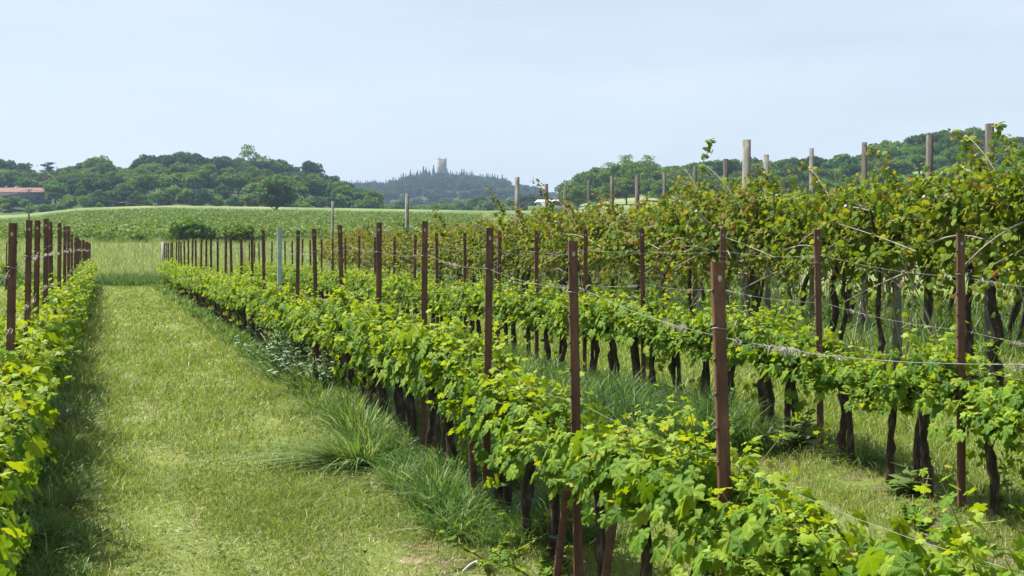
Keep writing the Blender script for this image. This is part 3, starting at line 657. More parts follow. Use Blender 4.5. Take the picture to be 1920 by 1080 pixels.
# lush grass under the rows and in the next alleys
mb = MB()
def band(n, t0, t1, y0, y1, hlo, hhi, wk, lean, mi=0, segs=3, thr=0.0, sc=1.0):
    Y = sampleY(n, y0, y1); t = rng.uniform(t0, t1, n); cl = clumpy(t+3, Y+1, sc); ok = (cl > thr) & keepview(t, Y); t, Y, cl = t[ok], Y[ok], cl[ok]; m = len(t)
    h = (hlo+(hhi-hlo)*cl)*rng.uniform(.55, 1.2, m); blades(mb, t+SL*Y, Y, h, wk*np.clip(Y/10, 1, 4)*rng.uniform(.7, 1.4, m), lean, mi, segs)
band(8000, 2.3, 3.6, 6.8, 10, .03, .12, .003, .9, 1, 2)
band(9000, 5, 7.2, 7.6, 14, .04, .16, .003, .9, 1, 2)
band(9000, -.95, -.30, 6.5, 60, .10, .34, .0042, .8, 0, 3, .3)
band(15000, 2.05, 3.1, 8.6, 60, .10, .36, .0042, .8, 0, 3, .35)
band(9000, 2.25, 3.2, 8.4, 12, .08, .3, .0038, .9, 0, 3, .1)
band(9000, -.75, -.08, 6.8, 20, .08, .28, .0038, .9, 0, 3, .25)
band(14000, 2.1, 2.9, 11, 22, .14, .42, .0042, .8, 0, 3, .2)
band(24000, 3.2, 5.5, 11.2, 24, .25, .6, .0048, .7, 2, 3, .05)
band(42000, 3.1, 6.6, 8.2, 60, .04, .13, .0028, .8, 1, 2, .1)
band(60000, 6.2, 9.6, 9, 60, .08, .24, .0034, .7, 1, 2)
band(40000, 9.6, 22, 14, 62, .15, .4, .004, .7, 1, 2)
band(26000, 9.6, 24, 20, 62, .3, .75, .005, .6, 0, 2, .3)
band(9000, -6, -1.0, 18, 60, .12, .35, .004, .7, 1, 2)
tag(mb.build('long_grass', [M['lush'], M['mown'], M['dusky']]), 'unmown green grass growing under and between the vine rows', 'grass', kind='stuff')
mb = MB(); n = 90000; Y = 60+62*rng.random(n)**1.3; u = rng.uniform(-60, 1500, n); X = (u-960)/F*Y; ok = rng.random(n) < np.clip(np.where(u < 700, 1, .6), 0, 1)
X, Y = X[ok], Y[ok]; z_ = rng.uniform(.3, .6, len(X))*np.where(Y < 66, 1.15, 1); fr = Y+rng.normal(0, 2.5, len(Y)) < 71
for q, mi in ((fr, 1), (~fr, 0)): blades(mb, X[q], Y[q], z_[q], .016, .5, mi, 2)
tag(mb.build('meadow_grass', [M['meadow'], M['dusky']]), 'pale tall meadow grass beyond the end of the vine rows', 'grass', kind='stuff')

# tussocks, weeds
def tussock(seed, n=520, h=.42, w_=.0028, spread=.12, lean=1.2, bias=None):
    r = np.random.default_rng(seed); mb = MB(); a = r.uniform(0, 6.283, n); rr = spread*np.sqrt(r.random(n)); X, Y = rr*np.cos(a), rr*np.sin(a)
    L = lean*r.uniform(.2, 1.3, n)*(.3+rr/spread); H = h*r.uniform(.6, 1.25, n); b = a+r.normal(0, .5, n); dx, dy = np.cos(b), np.sin(b)
    if bias: dx, dy = dx+bias[0], dy+bias[1]
    V = []; S = 4
    for s in range(S+1):
        q = s/S; k = w_*(1-q**2*.98); px, py = -dy*k, dx*k; cx = X+dx*H*L*q**1.7; cy = Y+dy*H*L*q**1.7; cz = H*q*(1-.55*np.minimum(L, 1.3)*q)-.02
        V += [np.stack([cx-px, cy-py, cz], 1), np.stack([cx+px, cy+py, cz], 1)]
    v = np.stack(V, 1); q = np.array([[2*s, 2*s+1, 2*s+3, 2*s+2] for s in range(S)]); f = (np.arange(n)*(2*S+2))[:, None, None]+q[None]
    return mb.add(v.reshape(-1, 3), f.reshape(-1, 4)).mesh('blades', M['bluegrass'])
TU = [tussock(1, 420, .5, .0048, .2, 1.25, (-.5, -.3)), tussock(2, 220, .36, .0045), tussock(3, 240, .44, .0048, .16, .8), tussock(4, 150, .28, .004, .12)]
def gp(t, Y): X = t+SL*Y; return (X, Y, g(X, Y))
spots = [(1.98, 10.9, 0, 1.0, 'large arching grass tussock spilling onto the path under the third post'),
         (2.15, 11.6, 2, 1.2, 'upright grass tussock just behind the large arching tussock'),
         (2.25, 12.6, 2, 1.2, 'grass tussock between the large arching one and the thistles'),
         (2.3, 9.6, 2, .9, 'grass tussock at the foot of the trunks below the second post'),
         (2.25, 8.8, 3, 1.2, 'low grass tussock nearest the camera beside the path'),
         (2.15, 10.1, 1, .9, 'small tussock in front of the large arching tussock'),
         (2.1, 13.7, 1, 1.1, 'grass tussock beside the thistle clump'),
         (-.35, 9.4, 1, .9, 'shaded tussock nearest the camera under the row left of the path'),
         (-.3, 11.2, 0, .7, 'shaded arching tussock under the row left of the path'),
         (-.3, 13.4, 1, .9, 'shaded tussock farther along under the row left of the path'),
         (4.3, 13.0, 2, 1.6, 'tall dark grass tussock between the two right rows, nearest one'),
         (4.0, 14.4, 0, 1.3, 'tall dark grass tussock between the two right rows, middle one'),
         (4.6, 15.6, 2, 1.6, 'tall dark grass tussock between the two right rows, farthest one'),
         (6.0, 11.0, 1, .9, 'tussock at the foot of the trunks in the second row')]
for (t_, Y, k, s, lab) in spots:
    r = empty('grass_tussock', gp(t_, Y), 0 if k == 0 else random.uniform(0, 6), lab, 'grass tussock', 'grass tussocks along the rows'); r.scale = (s, s, s*(.72 if k == 0 else .85)); link('blades', TU[k], r)
T_THIS = polar([(0, 1.3), (6, .9), (12, .95), (18, .6), (26, .7), (34, .4), (50, .45), (70, .25), (110, .2)])
T_DOCK = polar([(0, 1.4), (10, 1.1), (20, .75), (35, .5), (60, .33), (100, .2)])
M['thistle'] = leafmat('thistle_leaf', [(0, (.04, .10, .035)), (.6, (.07, .15, .055)), (1, (.13, .21, .09))], .2, (1.3, 1.3, .7), rough=.5)
M['weed'] = leafmat('weed_leaf', [(0, (.06, .12, .025)), (1, (.14, .21, .05))], .3, rough=.45)
def weed(seed, tmpl, mat, n, h, sp, size):
    global rng
    rng = np.random.default_rng(seed); mb = MB(); st = MB()
    for k in range(max(3, n//14)):
        b = np.zeros(2); q = np.linspace(0, 1, 5); hh = h*rng.uniform(.6, 1.1); tip = rng.normal(0, sp, 2)
        pts = np.column_stack([b[0]+tip[0]*q, b[1]+tip[1]*q, q*hh-.02]); tube(st, pts, np.linspace(.006, .003, 5), 4)
        m = 14; kk = rng.random(m); P = np.column_stack([np.interp(kk, q, pts[:, i]) for i in range(3)]); a = rng.uniform(0, 6.28, m)
        D = np.column_stack([np.cos(a), np.sin(a), rng.uniform(-.2, .7, m)]); leaves(mb, tmpl, P, D, np.column_stack([0*a, 0*a, 0*a+1])+rng.normal(0, .25, (m, 3)), size*rng.uniform(.6, 1.2, m)*(1.2-.6*kk))
    return mb.mesh('leaves', mat), st.mesh('stems', M['shoot'])
W1 = weed(1, T_THIS, M['thistle'], 620, .36, .17, .07); W2 = weed(2, T_DOCK, M['weed'], 60, .2, .12, .09); W3 = weed(3, T_VINE, M['vine_leaf'], 70, .22, .2, .05)
for (t_, Y, W_, s, nm, cat, lab) in [
    (2.45, 18.2, W1, 1.9, 'thistle_plant', 'thistle', 'grey-green thistle clump at the foot of the pale pipe post'), (2.42, 17.0, W1, 1.5, 'thistle_plant', 'thistle', 'thistle clump just nearer than the one by the pipe post'),
    (2.4, 15.2, W1, 1.4, 'thistle_plant', 'thistle', 'thistle clump nearest the camera, beside the path'), (2.2, 9.1, W2, 1, 'broadleaf_weed', 'weed', 'low broad-leaved weed beside the near trunks right of the path'),
    (2.3, 8.2, W3, 1.1, 'vine_sucker', 'vine shoot', 'low vine sucker in the grass below the near trunks'), (2.45, 7.8, W3, 1.2, 'vine_sucker', 'vine shoot', 'low vine sucker at the bottom edge beside the tied trunk'),
    (2.6, 8.7, W3, 1, 'vine_sucker', 'vine shoot', 'low vine sucker behind the tied trunk'), (6.05, 9.2, W3, 1.5, 'vine_sucker', 'vine shoot', 'bushy vine sucker at the right edge under the second row'),
    (5.7, 9.9, W2, 1.5, 'broadleaf_weed', 'weed', 'broad-leaved weed between trunks of the second row'), (5.6, 11.4, W2, 1.8, 'broadleaf_weed', 'weed', 'upright bluish weed left of the trunks of the second row'),
    (5.2, 8.9, W3, 1.2, 'vine_sucker', 'vine shoot', 'vine sucker in the alley before the second row'), (-.3, 8.2, W2, 1.1, 'broadleaf_weed', 'weed', 'broad-leaved weed in the shade at the bottom left'),
    (-.32, 10.4, W2, 1.2, 'broadleaf_weed', 'weed', 'broad-leaved weed in the shade farther along the left row'), (-.35, 12.4, W1, .8, 'thistle_plant', 'thistle', 'shaded thistle under the row left of the path')]:
    r = empty(nm, gp(t_, Y), random.uniform(0, 6), lab, cat, 'weeds at the foot of the rows'); r.scale = (s,)*3; link('leaves', W_[0], r); link('stems', W_[1], r)
# the pale bowed cane lying at the bottom edge
mb = MB(); q = np.linspace(0, 1, 14); tube(mb, np.column_stack([-.14+.28*q, 0*q, .10*np.sin(q*math.pi)-.02]), .011, 8)
o = mb.build('bent_hose', M['white']); o.scale = (.75,)*3; o.location = gp(2.15, 7.95); o.location.z += .01; tag(o, 'pale bowed hose end lying in the grass at the bottom edge', 'hose')
# dead branch under the left row
mb = MB(); tube(mb, [[-.25, 0, .22], [-.1, .05, .12], [.08, .0, .05], [.16, -.02, .0]], [.03, .034, .026, .015], 8); tube(mb, [[-.1, .05, .12], [0, .12, .14], [.1, .15, .1]], [.016, .01, .005], 6)
o = mb.build('dead_branch', M['bark'], None, True); o.location = gp(-.5, 8.6); tag(o, 'dark dead branch leaning on the soil at lower left', 'branch')

# ------------------------------------------------------------------ trees
def crown(seed, mat, w_=5.0, h=10.0, z0=.6, nc=60, nf=70, fs=.42, shape='round', flat=1.0):
    global rng
    rng = np.random.default_rng(seed); mb = MB(); P, D, Nn, S = [], [], [], []
    c = np.array([0, 0, z0+h/2])
    for k in range(nc):
        d = nrm(rng.normal(0, 1, 3)); 
        if d[2] < -.8: d[2] *= -.5
        r = rng.uniform(.45, 1.0); cc = c+d*np.array([w_, w_, h/2])*r*.78; 
        if shape == 'cone':
            q = rng.random(); cc = np.array([math.cos(k*2.4)*w_*(1-q)*.8, math.sin(k*2.4)*w_*(1-q)*.8, z0+h*q])
        cr = w_*rng.uniform(.20, .38); n = int(nf*rng.uniform(.7, 1.3))
        dd = nrm(rng.normal(0, 1, (n, 3))); dd[:, 2] = np.where(dd[:, 2] < -.3, -dd[:, 2], dd[:, 2])
        P.append(cc+dd*cr*np.array([1, 1, .75*flat])*rng.uniform(.75, 1.08, (n, 1))); D.append(dd+rng.normal(0, .6, (n, 3))+[0, 0, -.2]); Nn.append(dd+rng.normal(0, .5, (n, 3))); S.append(fs*rng.uniform(.5, 1.3, n))
    leaves(mb, T_CLUMP, np.concatenate(P), np.concatenate(D), np.concatenate(Nn), np.concatenate(S)); return mb.mesh('crown', mat)
def trunk(seed, h=6.0, r0=.3, spread=2.5):
    r = np.random.default_rng(seed); mb = MB(); q = np.linspace(0, 1, 7); tube(mb, np.column_stack([np.cumsum(r.normal(0, .08, 7)), np.cumsum(r.normal(0, .08, 7)), q*h-.8]), r0*(1.15-.8*q), 8)
    for k in range(6):
        a = r.uniform(0, 6.28); z = h*r.uniform(.3, .75)-.8; m = np.linspace(0, 1, 5); tube(mb, np.column_stack([math.cos(a)*spread*m, math.sin(a)*spread*m, z+h*.35*m]), r0*.4*(1-.75*m), 5)
    return mb.mesh('trunk', M['tbark'], True)
KINDS = {'dark': [crown(401, M['wood_dark']), crown(402, M['wood_dark'], 4.6, 9.5), crown(403, M['wood_dark'], 5.4, 8.5)],
         'mid': [crown(411, M['wood_mid']), crown(412, M['wood_mid'], 5.3, 8.2), crown(413, M['wood_mid'], 4.4, 9.6)],
         'light': [crown(421, M['wood_light'], 4.8, 8.5), crown(422, M['wood_light'], 5.2, 7.8), crown(423, M['wood_light'], 4.2, 9, nc=34, nf=55)],
         'bush': [crown(431, M['wood_mid'], 3.2, 4.6, .2, 34, 60, .34), crown(432, M['wood_light'], 3.4, 4.2, .1, 34, 60, .34), crown(433, M['wood_dark'], 3.2, 5, .2, 34, 60, .34)],
         'feather': [crown(441, M['wood_light'], 4.4, 9.5, 1.5, 60, 26, .30), crown(442, M['wood_light'], 4.8, 9, 1.5, 60, 24, .3)]}
KINDS['solo'] = [crown(435, M['solo'], 5.0, 10.4, -.3, 90, 80, .36)]
TT = [trunk(451), trunk(452, 6.5, .34)]; TB = trunk(453, 2.5, .15, 1)
CY = []
for k in range(3):
    rng = np.random.default_rng(460+k); mb = MB(); n = 520; q = rng.random(n)**.9; a = rng.uniform(0, 6.28, n); rad = (1.5+.2*k)*np.sin(np.clip(q*1.0+.12, 0, 1)**.6*math.pi)**.7*rng.uniform(.5, 1.08, n)
    P = np.column_stack([rad*np.cos(a), rad*np.sin(a), .4+q*(11.5+k)]); leaves(mb, T_CARD, P, np.column_stack([np.cos(a)*.3, np.sin(a)*.3, 1+0*a])+rng.normal(0, .2, (n, 3)), np.column_stack([np.cos(a), np.sin(a), 0*a+.2])+rng.normal(0, .3, (n, 3)), rng.uniform(.35, .8, n)); CY.append(mb.mesh('crown', M['cypress']))
mb = MB(); tube(mb, [[0, 0, -.8], [0, 0, 3], [0, 0, 9]], [.3, .22, .05], 6); CT = mb.mesh('trunk', M['tbark'])
def tree(name, X, Y, kind, s, label, cat, group, sz=1.0, dz=0.0):
    r = empty(name, (X, Y, g(X, Y)-.3+dz), random.uniform(0, 6.28), label, cat, group); r.scale = (s, s, s*sz)
    if kind == 'cypress': link('trunk', CT, r); link('crown', random.choice(CY), r)
    else: link('trunk', TB if kind == 'bush' else random.choice(TT), r); link('crown', random.choice(KINDS[kind]), r)
    return r
words = {'dark': 'dark green broadleaf tree', 'mid': 'green broadleaf tree', 'light': 'light green broadleaf tree', 'bush': 'low bushy tree', 'feather': 'feathery pale green tree'}
def belt(us, Yf, kinds, sf, where, group, top=None, jit=6, refh=11.0):
    for i, u in enumerate(us):
        u = u+random.uniform(-jit, jit); Y = Yf(u)+random.uniform(-8, 8); k = kinds(u); X = atpx(u, Y); s = sf(u)*random.uniform(.88, 1.12)
        if top is not None:
            s = np.clip(((HY-top(u))*Y/F-g(X, Y)+.3)/refh, .35, 1.5)*random.uniform(.93, 1.04)
        tree('broadleaf_tree' if k != 'bush' else 'bushy_tree', X, Y, k, s, '%s, %s from the left %s' % (words[k], first(i), where), 'tree', group)
ch = random.choice
crestL = lambda u: float(np.interp(u, UL, SLF))-2
belt(range(-10, 705, 21), lambda u: 560, lambda u: 'dark' if u < 60 or 255 < u < 440 or u > 500 else ch(['mid', 'mid', 'light', 'dark']) if u < 255 else ch(['dark', 'mid', 'feather']), lambda u: 1, 'along the crest of the left wood', 'trees of the left wood', crestL)
belt(range(-15, 700, 24), lambda u: 525, lambda u: ch(['dark', 'dark', 'mid']) if u > 250 else ch(['mid', 'mid', 'light', 'dark']), lambda u: .95, 'in the row below the left crest', 'trees of the left wood')
belt(range(-10, 700, 27), lambda u: 492, lambda u: ch(['dark', 'mid', 'mid']) if u > 250 else ch(['mid', 'light', 'mid']), lambda u: .85, 'in the middle of the left wood', 'trees of the left wood')
belt([u for u in range(-10, 700, 26) if not -20 < u < 112], lambda u: 458, lambda u: ch(['mid', 'mid', 'light', 'dark']), lambda u: .8, 'in the lower half of the left wood', 'trees of the left wood')
belt(range(100, 700, 22), lambda u: 428, lambda u: ch(['mid', 'mid', 'dark', 'light']), lambda u: .78, 'in the lowest rank of the left wood', 'trees of the left wood')
belt(range(-10, 705, 18), lambda u: 408, lambda u: 'bush', lambda u: 1.05 if u > 120 else .72, 'along the foot of the left wood', 'bushes at the foot of the left wood')
# named single trees of the left crest
tree('pine_tree', atpx(8, 560), 560, 'dark', 1.0, 'bluish dark tree at the far left edge of the skyline', 'tree', 'trees of the left wood', 1.2)
tree('pine_tree', atpx(42, 560), 560, 'dark', .95, 'bluish dark pine right of the one at the left edge', 'tree', 'trees of the left wood', 1.2)
tree('broadleaf_tree', atpx(185, 545), 545, 'mid', 1.25, 'big round green tree topping the left part of the wood', 'tree', 'trees of the left wood', 1.05)
tree('broadleaf_tree', atpx(468, 570), 570, 'feather', 1.25, 'sparse pale tree sticking out above the crest of the left wood', 'tree', 'trees of the left wood', 1.1, 1.5)
tree('broadleaf_tree', atpx(585, 540), 540, 'dark', 1.0, 'round dark tree standing apart at the right end of the left crest', 'tree', 'trees of the left wood', 1.15, 2)
# cedar and slim pine on the skyline
def cedar(X, Y, s, label):
    global rng
    rng = np.random.default_rng(77); r = empty('cedar_tree', (X, Y, g(X, Y)), 0, label, 'tree'); r.scale = (s,)*3
    mb = MB(); tube(mb, [[0, 0, -.5], [0, 0, 6], [0, 0, 12.5]], [.35, .28, .1], 7)
    P = []
    for k in range(9):
        z = 6+k*.75; a = k*2.3; L = 3.4-.15*k; e = np.array([math.cos(a)*L, math.sin(a)*L, z+.5]); tube(mb, [[0, 0, z], list(e)], [.12, .04], 5); n = 170
        q = rng.random((n, 1)); P.append(np.array([0, 0, z])+q*(e-np.array([0, 0, z]))+rng.normal(0, 1, (n, 3))*[.75, .75, .16])
    mb.build('trunk', M['tbark'], r); mb = MB(); P = np.concatenate(P); n = len(P); leaves(mb, T_CLUMP, P, rng.normal(0, 1, (n, 3))*[1, 1, .2], rng.normal(0, .3, (n, 3))+[0, 0, 1], rng.uniform(.25, .5, n)); mb.build('crown', M['cypress'], r)
cedar(atpx(90, 560), 560, 1.0, 'layered cedar silhouetted on the left skyline')
tree('slim_pine_tree', atpx(113, 560), 560, 'dark', .62, 'slim dark pine beside the layered cedar on the skyline', 'tree', None, 1.55)
# right hill
crestR = lambda u: float(np.interp(u, UR, SRT))-3
belt(range(1072, 1960, 25), lambda u: 430, lambda u: ch(['feather', 'light', 'feather']) if u < 1260 else ch(['mid', 'mid', 'light', 'dark', 'dark']) if u < 1700 else ch(['mid', 'dark']), lambda u: 1, 'along the crest of the right hill', 'trees of the right hill', crestR)
belt(range(1075, 1960, 28), lambda u: 405, lambda u: ch(['light', 'light', 'mid']) if u < 1260 else ch(['mid', 'light', 'dark', 'mid']), lambda u: .92, 'in the row below the right crest', 'trees of the right hill')
belt(range(1072, 1960, 31), lambda u: 378, lambda u: ch(['light', 'mid']) if u < 1260 else ch(['mid', 'light', 'dark']), lambda u: .8, 'in the middle of the right hill', 'trees of the right hill')
belt(range(1080, 1960, 33), lambda u: 350, lambda u: ch(['light', 'mid']), lambda u: .68, 'low on the right hill', 'trees of the right hill')
# valley between
belt(range(690, 1075, 19), lambda u: 560, lambda u: ch(['light', 'mid', 'light', 'mid']) if u < 985 else 'dark', lambda u: .72, 'in the valley back rank', 'trees of the valley', lambda u: float(np.interp(u, [690, 720, 770, 860, 960, 1000, 1020, 1060], [360, 368, 374, 366, 356, 350, 366, 368])))
belt(range(690, 1070, 19), lambda u: 500, lambda u: 'bush', lambda u: .95, 'in the valley front rank', 'trees of the valley')
# solitary tree on the ridge, bushes along the field
tree('solitary_tree', atpx(518, 296), 296, 'solo', 1.05, 'round green tree standing alone on the ridge above the far field', 'tree', None, .78, .2)
for (u, Y, k, s, sz, lab) in [(2, 424, 'bush', .72, 1.0, 'bush hiding the left end of the farm building wall'), (28, 424, 'bush', .72, 1.0, 'bush before the middle of the farm building'), (46, 422, 'bush', .62, 1.0, 'smaller bush before the farm building, right of the middle one'), (362, 119, 'bush', .68, .85, 'dark green bush at the near edge of the far vine field'), (440, 118, 'bush', .60, .85, 'bright leafy bush right of the dark bush at the field edge'),
                       (395, 121, 'bush', .38, .9, 'small bush between the dark and the bright bush'), (262, 118, 'bush', .3, 1, 'low bush at the field edge above the end of the path'), (195, 118, 'bush', .3, .9, 'low bright bush at the field edge beside the left row'),
                       (320, 119, 'bush', .26, 1, 'low bush left of the dark bush at the field edge'), (575, 392, 'bush', .8, .8, 'low bush on the ridge right of the solitary tree'), (187, 338, 'bush', .3, 1.3, 'tiny yellowish bush on the ridge at left'),
                       (228, 118, 'bush', .22, 1, 'very low bush between the two left field-edge bushes'), (480, 120, 'bush', .3, .9, 'low bush just right of the bright bush')]:
    o = tree('bush', atpx(u, Y), Y, k, s, lab, 'bush', 'single bushes about the far field', sz, -.15)
    if 'bright' in lab or 'yellow' in lab or 'bush' in lab:
        for c in o.children:
            if c.name.startswith('crown'): c.data = KINDS['bush'][1]
    elif 'dark' in lab:
        for c in o.children:
            if c.name.startswith('crown'): c.data = KINDS['bush'][0]
# castle hill
crestK = lambda u: float(np.interp(u, UK, SKT))
i = 0; uu = 655.0
while uu < 950:
    Y = 1500+random.uniform(-25, 25); s = random.uniform(.75, 1.0)*(1.2 if random.random() < .14 else 1)
    if not 818 < uu < 838: tree('cypress_tree', atpx(uu, Y), Y, 'cypress', s, 'dark slender cypress, %s from the left along the castle hill crest' % first(i), 'cypress', 'cypresses of the castle hill'); i += 1
    uu += random.uniform(2.4, 5.0)
for k, (u, s) in enumerate(((794, 1.25), (799, 1.05), (813, 1.2), (783, 1.0))): tree('cypress_tree', atpx(u, 1495), 1495, 'cypress', s, ['tallest cypress left of the castle tower', 'second of the tall cypresses left of the castle tower', 'cypress touching the left side of the castle tower', 'tall cypress leftmost of the group before the castle tower'][k], 'cypress', 'cypresses of the castle hill')
for j, (Y, st, sc) in enumerate(((1496, 22, .5), (1440, 17, 1.0), (1370, 18, 1.05), (1290, 20, 1.1), (1200, 22, 1.15), (1100, 25, 1.2), (980, 27, 1.2), (860, 29, 1.2), (740, 33, 1.1))):
    for i, u in enumerate(range(640+j*3, 1060, st-7)):
        yy = Y+random.uniform(-20, 20); uq = u+random.uniform(-4, 4)
        if j == 0 and 810 < uq < 842: continue
        tree('hill_tree', atpx(uq, yy), yy, 'dark', sc*random.uniform(.8, 1.1)*1.0, 'hazy tree, %s from left in the %s rank down the castle hill' % (first(i), first(j)), 'tree', 'trees of the castle hill')

# ------------------------------------------------------------------ castle tower
def tower():
    Y = 1490; X = atpx(828, Y); z0 = g(X, Y)-1; top = (HY-299)*Y/F; H = top-z0; a = 8.6
    r = empty('castle_tower', (X, Y, z0), R(22), 'square stone castle tower on top of the far wooded hill', 'castle tower')
    mb = MB(); box(mb, (0, 0, H/2), (a, a, H), 0, 0, .97); mb.build('wall', M['stone'], r)
    mb = MB(); e = a*.97/2-.35
    for s in (-1, 1):
        for k in range(5):
            p = -e+k*2*e/4; hh = 1.3 if abs(p) > e-.1 else random.uniform(.3, .9)
            if s == -1 or abs(p) < e-.1: box(mb, (p, s*e, H+hh/2), (1.1, .7, hh))
            if abs(p) < e-.1: box(mb, (s*e, p, H+hh/2), (.7, 1.1, hh))
            else: 
                if s == 1: box(mb, (s*e*0+p, e, H+.5), (1.1, .7, 1.0))
    mb.build('battlement', M['stone'], r)
    for (x, y, z) in ((1.0, -a*.485-.05, H*.74), (-1.5, -a*.49-.05, H*.5)):
        mb = MB(); box(mb, (x, y, z), (.9, .12, 2.0)); mb.build('window', M['window'], r)
    for z in (H*.84, H*.6):
        mb = MB(); box(mb, (-a*.487-.05, .5, z), (.12, 1.0, 2.2)); mb.build('window', M['window'], r)
    mb = MB(); tube(mb, [[-2, 1, H-.5], [-2, 1, H+5]], .09, 6); mb.build('flagpole', M['wire'], r)
tower()
# ------------------------------------------------------------------ farmhouse at left
def house(X, Y, zb, L, W_, eave, ridge, rz, label, roofm, wallm, name='farmhouse'):
    r = empty(name, (X, Y, zb), rz, label, 'house'); mb = MB(); box(mb, (0, 0, (eave-zb)/2), (L, W_, eave-zb)); mb.build('wall', wallm, r)
    e, q = eave-zb+.003, ridge-zb; l, w_ = L/2+.5, W_/2+.6; th = .18
    v = [(-l, -w_, e-.2), (l, -w_, e-.2), (l, w_, e-.2), (-l, w_, e-.2), (-l+.6, 0, q), (l-.6, 0, q)]; v2 = [(a, b, c+th) for a, b, c in v]
    mb = MB(); mb.add(v2, [[0, 1, 5, 4], [2, 3, 4, 5]]); mb.add(v2, [[1, 2, 5], [3, 0, 4]]); mb.add(v, [[0, 3, 2, 1]]); mb.add(v[:4]+v2[:4], [[0, 1, 5, 4], [1, 2, 6, 5], [2, 3, 7, 6], [3, 0, 4, 7]]); ro = mb.build('roof', roofm, r)
    n = int(L//3.2)
    for k in range(n):
        x = -L/2+(k+.5)*L/n; wn = MB(); box(wn, (x, -W_/2-.04, (eave-zb)*.55), (.9, .1, 1.1)); w0 = wn.build('window', M['window'], r)
        wn = MB(); box(wn, (x, -W_/2-.05, (eave-zb)*.55-.62), (1.15, .2, .1)); wn.build('sill', M['plaster'], w0)
    return r, ro
Yh = 436; r, ro = house(atpx(10, Yh), Yh, g(atpx(40, Yh), Yh)-.5, 26.5, 8, (HY-361)*Yh/F, (HY-353)*Yh/F, 0, 'long farm building with a low red tiled roof at the left edge', M['tile'], M['plaster'])
mb = MB(); box(mb, (4, 1.0, (HY-353)*Yh/F-g(atpx(40, Yh), Yh)+.6), (.7, .7, 1.2)); mb.build('chimney', M['plaster'], ro)
Yh = 408; uh = 1030; r, ro = house(atpx(1032, Yh), Yh, g(atpx(uh, Yh), Yh)-.3, 8, 5, (HY-379)*Yh/F, (HY-375.5)*Yh/F, .05, 'small white building half hidden behind the bronze leaves at centre', M['white'], M['white'], 'white_building')
# parked car
def car(X, Y, rz, label):
    r = empty('parked_car', (X, Y, g(X, Y)), rz, label, 'car')
    prof = [(-2.1, .35), (2.05, .35), (2.12, .6), (2.0, .8), (1.1, .92), (.45, 1.42), (-1.2, 1.46), (-1.85, 1.0), (-2.15, .9)]
    def ext(p, w0, mb, ins=0): n = len(p); mb.add([(x, -w0, z) for x, z in p]+[(x, w0, z) for x, z in p], [[i, (i+1) % n, n+(i+1) % n, n+i] for i in range(n)]); mb.add([(x, -w0, z) for x, z in p], [list(range(n))[::-1]]); mb.add([(x, w0, z) for x, z in p], [list(range(n))])
    mb = MB(); ext(prof, .85, mb); mb.build('body', M['paint'], r)
    for s in (-1, 1):
        mb = MB(); q = [(.95, .97), (.4, 1.36), (-1.1, 1.39), (-1.6, 1.02)]; mb.add([(x, s*.87, z) for x, z in q], [[0, 1, 2, 3]]); mb.build('window', M['glass'], r)
        for x in (-1.3, 1.3):
            mb = MB(); tube(mb, [[x, s*.7, .33], [x, s*.9, .33]], .33, 16); wl = mb.build('wheel', M['rubber'], r); mb = MB(); tube(mb, [[x, s*.88, .33], [x, s*.91, .33]], .2, 12); mb.build('rim', M['galv'], wl)
        mb = MB(); box(mb, (2.06, s*.6, .68), (.08, .3, .14)); mb.build('headlight', M['pale'], r)
    mb = MB(); mb.add([(1.12, -.72, .94), (1.12, .72, .94), (.49, .66, 1.40), (.49, -.66, 1.40)], [[0, 1, 2, 3]]); o = mb.build('windscreen', M['glass'], r)
Yc = 372; car(atpx(1046, Yc), Yc, .1, 'dark car parked beside the small white building at centre'); bpy.data.objects['parked_car'].location.z = (HY-386)*Yc/F-.1
mb = MB(); Xc = atpx(1046, Yc); zc = (HY-386)*Yc/F; box(mb, (0, 0, -1.5), (16, 7, 2.8)); o = mb.build('gravel_pad', M['ground']); o.location = (Xc, Yc, zc); tag(o, kind='structure')

# ------------------------------------------------------------------ utility poles and cable
def upole(X, Y, h, label, r0=.07):
    r = empty('utility_pole', (X, Y, g(X, Y)), 0, label, 'utility pole', 'utility poles of the far field'); mb = MB(); tube(mb, [[0, 0, -.5], [0, 0, h*.5], [0, 0, h]], [r0*1.2, r0, r0*.75], 10); mb.build('shaft', M['concrete'], r)
    mb = MB(); box(mb, (0, 0, h-.12), (.5, .06, .06)); cr = mb.build('crossbar', M['galv'], r)
    for s in (-1, 1): mb = MB(); tube(mb, [[s*.2, 0, h-.09], [s*.2, 0, h+.06]], .03, 8); mb.build('insulator', M['pale'], cr)
    return np.array([X, Y, g(X, Y)+h])
p1 = upole(atpx(54, 112), 112, (HY-355)*112/F-g(atpx(54, 112), 112), 'thin grey utility pole behind the posts of the left row')
p2 = upole(atpx(556, 300), 300, (HY-393)*300/F-g(atpx(556, 300), 300)+.2, 'far utility pole at the foot of the solitary tree', .09)
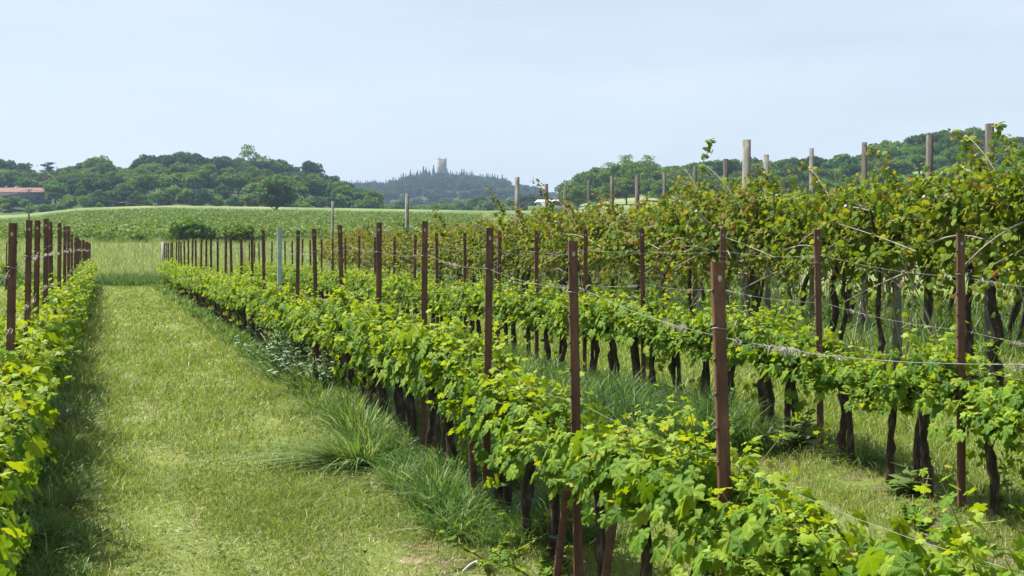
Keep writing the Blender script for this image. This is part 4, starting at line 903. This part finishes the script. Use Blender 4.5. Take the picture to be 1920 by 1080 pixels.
p0 = upole(atpx(-160, 95), 95, (HY-352)*95/F-g(atpx(-160, 95), 95), 'utility pole beyond the left edge of the view')
for (a, b, lab, sag) in ((p1, p2, 'overhead cable crossing the far field from the grey pole to the right', 1.2), (p0, p1, 'overhead cable running off the left edge from the grey pole', .6)):
    q = np.linspace(0, 1, 25)[:, None]; pts = a+(b-a)*q; pts[:, 2] -= sag*4*(q*(1-q))[:, 0]
    mb = MB(); tube(mb, pts-a, .02, 5); o = mb.build('overhead_cable', M['wire']); o.location = tuple(a); tag(o, lab, 'cable', 'overhead cables')

# ------------------------------------------------------------------ vines of the far field (a mass)
rng = np.random.default_rng(90); mb = MB(); P = []
Yr = 124.0
for k in range(60):
    u = np.arange(-60, 900, 1.0*F/ (Yr*3.3)); X = (u-960)/F*Yr; X = X+rng.normal(0, .12, len(X))
    P.append(np.column_stack([X, Yr+rng.normal(0, .15, len(X))+.02*X, 0*X])); Yr *= 1.0152
    if Yr > 268: break
P = np.concatenate(P); rep = 9; P = np.repeat(P, rep, 0)+rng.normal(0, 1, (len(P)*rep, 3))*[.22, .2, 0]; P[:, 2] = gv(P[:, 0], P[:, 1])+rng.uniform(.1, 1.1, len(P)); n = len(P)
leaves(mb, T_CLUMP, P, rng.normal(0, 1, (n, 3)), rng.normal(0, .6, (n, 3))+[0, -.3, 1], rng.uniform(.10, .22, n))
tag(mb.build('field_vines', M['field_leaf']), 'low rows of green vines covering the slope of the far field', 'vines', kind='stuff')

# ------------------------------------------------------------------ haze
mb = MB(); box(mb, (0, 1600, 55), (7000, 3800, 130)); hz = mb.build('haze', None); hz.data.materials.clear()
m, t, o = newmat('haze'); pv = t.nodes.new('ShaderNodeVolumePrincipled'); pv.inputs['Color'].default_value = (.52, .70, 1, 1); pv.inputs['Density'].default_value = .00019; pv.inputs['Anisotropy'].default_value = .0
t.links.new(pv.outputs[0], o.inputs['Volume']); hz.data.materials.append(m); tag(hz, 'thin blue summer haze over the distance', 'haze', kind='stuff')
print('objects', len(bpy.data.objects))
